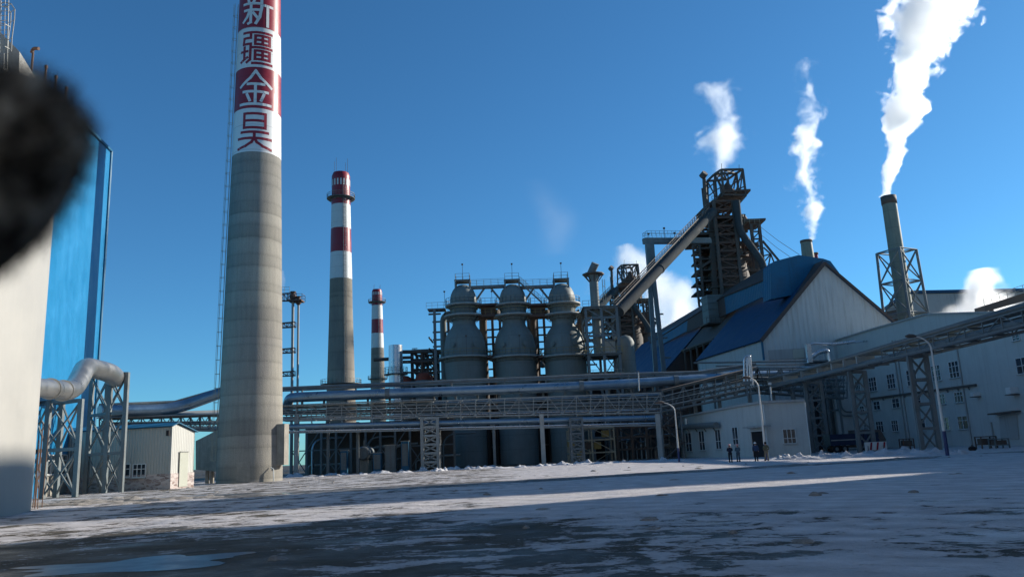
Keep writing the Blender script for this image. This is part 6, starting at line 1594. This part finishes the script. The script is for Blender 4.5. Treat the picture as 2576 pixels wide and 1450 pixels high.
plume('steam_haze', 'faint vapour veil left of the vent stack hood', PL([(1490, 740, 60, .5), (1490, 700, 80, .8), (1480, 670, 50, .3)], 300), 0, .03, .12, 1.0, 3, soft=.8)

# ================================================================== dark fur close to the lens
def fur_blob():
    D = .125; c = CAM + ray(30, 430).normalized() * D
    k = D / F
    outline = [(-80, 230), (-30, 168), (40, 162), (105, 178), (155, 212), (196, 256), (220, 300), (230, 350), (222, 400), (205, 450), (180, 505), (140, 570), (90, 625), (30, 675), (-40, 720), (-120, 760), (-200, 600), (-200, 350)]
    rr = random.Random(3); vs = []; fs = []
    cen = (20, 420); n = len(outline) * 4; rings = 14
    def o_at(t):
        m = len(outline); i = int(t * m) % m; f = t * m - int(t * m); p0, p1, p2, p3 = (outline[(i + j - 1) % m] for j in range(4))
        return tuple(.5 * (2 * p1[a] + (p2[a] - p0[a]) * f + (2 * p0[a] - 5 * p1[a] + 4 * p2[a] - p3[a]) * f * f + (3 * p1[a] - p0[a] - 3 * p2[a] + p3[a]) * f ** 3) for a in (0, 1))
    for side in (-1, 1):
        for j in range(rings + 1):
            s = math.sin(math.pi / 2 * j / rings)
            for i in range(n):
                x, y = o_at(i / n); x, y = cen[0] + (x - cen[0]) * s * .97, cen[1] + (y - cen[1]) * s * .97
                dz = side * math.cos(math.pi / 2 * j / rings) * .010
                d = ray(x, y).normalized(); bump = mn.noise(Vector((x * .02, y * .02, side))) * .0015
                vs.append(CAM + d * (D + dz + bump))
    m_ = rings + 1
    for sidx in (0, 1):
        o = sidx * m_ * n
        for j in range(rings):
            for i in range(n):
                q = (o + j * n + i, o + j * n + (i + 1) % n, o + (j + 1) * n + (i + 1) % n, o + (j + 1) * n + i); fs.append(q if sidx else q[::-1])
    return vs, fs, c
vs, fs, c = fur_blob()
m, nt, b, pos = base('dark_fleece')
n1 = noise(nt, pos, 200, 4, .65)
nt.links.new(ramp(nt, n1, [(.35, (.03, .027, .026)), (.5, (.15, .135, .12)), (.66, (.45, .42, .37))]), b.inputs['Base Color']); b.inputs['Roughness'].default_value = 1; b.inputs['Specular IOR Level'].default_value = 0
M['fleece'] = m
t = thing('furry_glove', 'dark fuzzy gloved fingertip out of focus close to the lens at the left edge', 'glove', c)
MB().add(vs, fs, True).build('fingertip', m, t)
rr = random.Random(9); fu = MB()
for i in range(4200):
    v = vs[rr.randrange(len(vs))]; o = (v - c).normalized(); d = (o + Vector((rr.uniform(-.6, .6), rr.uniform(-.6, .6), rr.uniform(-.6, .6)))).normalized(); s_ = d.cross(Vector((rr.random(), rr.random(), rr.random()))).normalized() * .00012
    e = v + d * rr.uniform(.001, .0035); fu.add([v - s_, v + s_, e], [(0, 1, 2)])
fu.build('fleece_fibres', m, t)['kind'] = 'stuff'
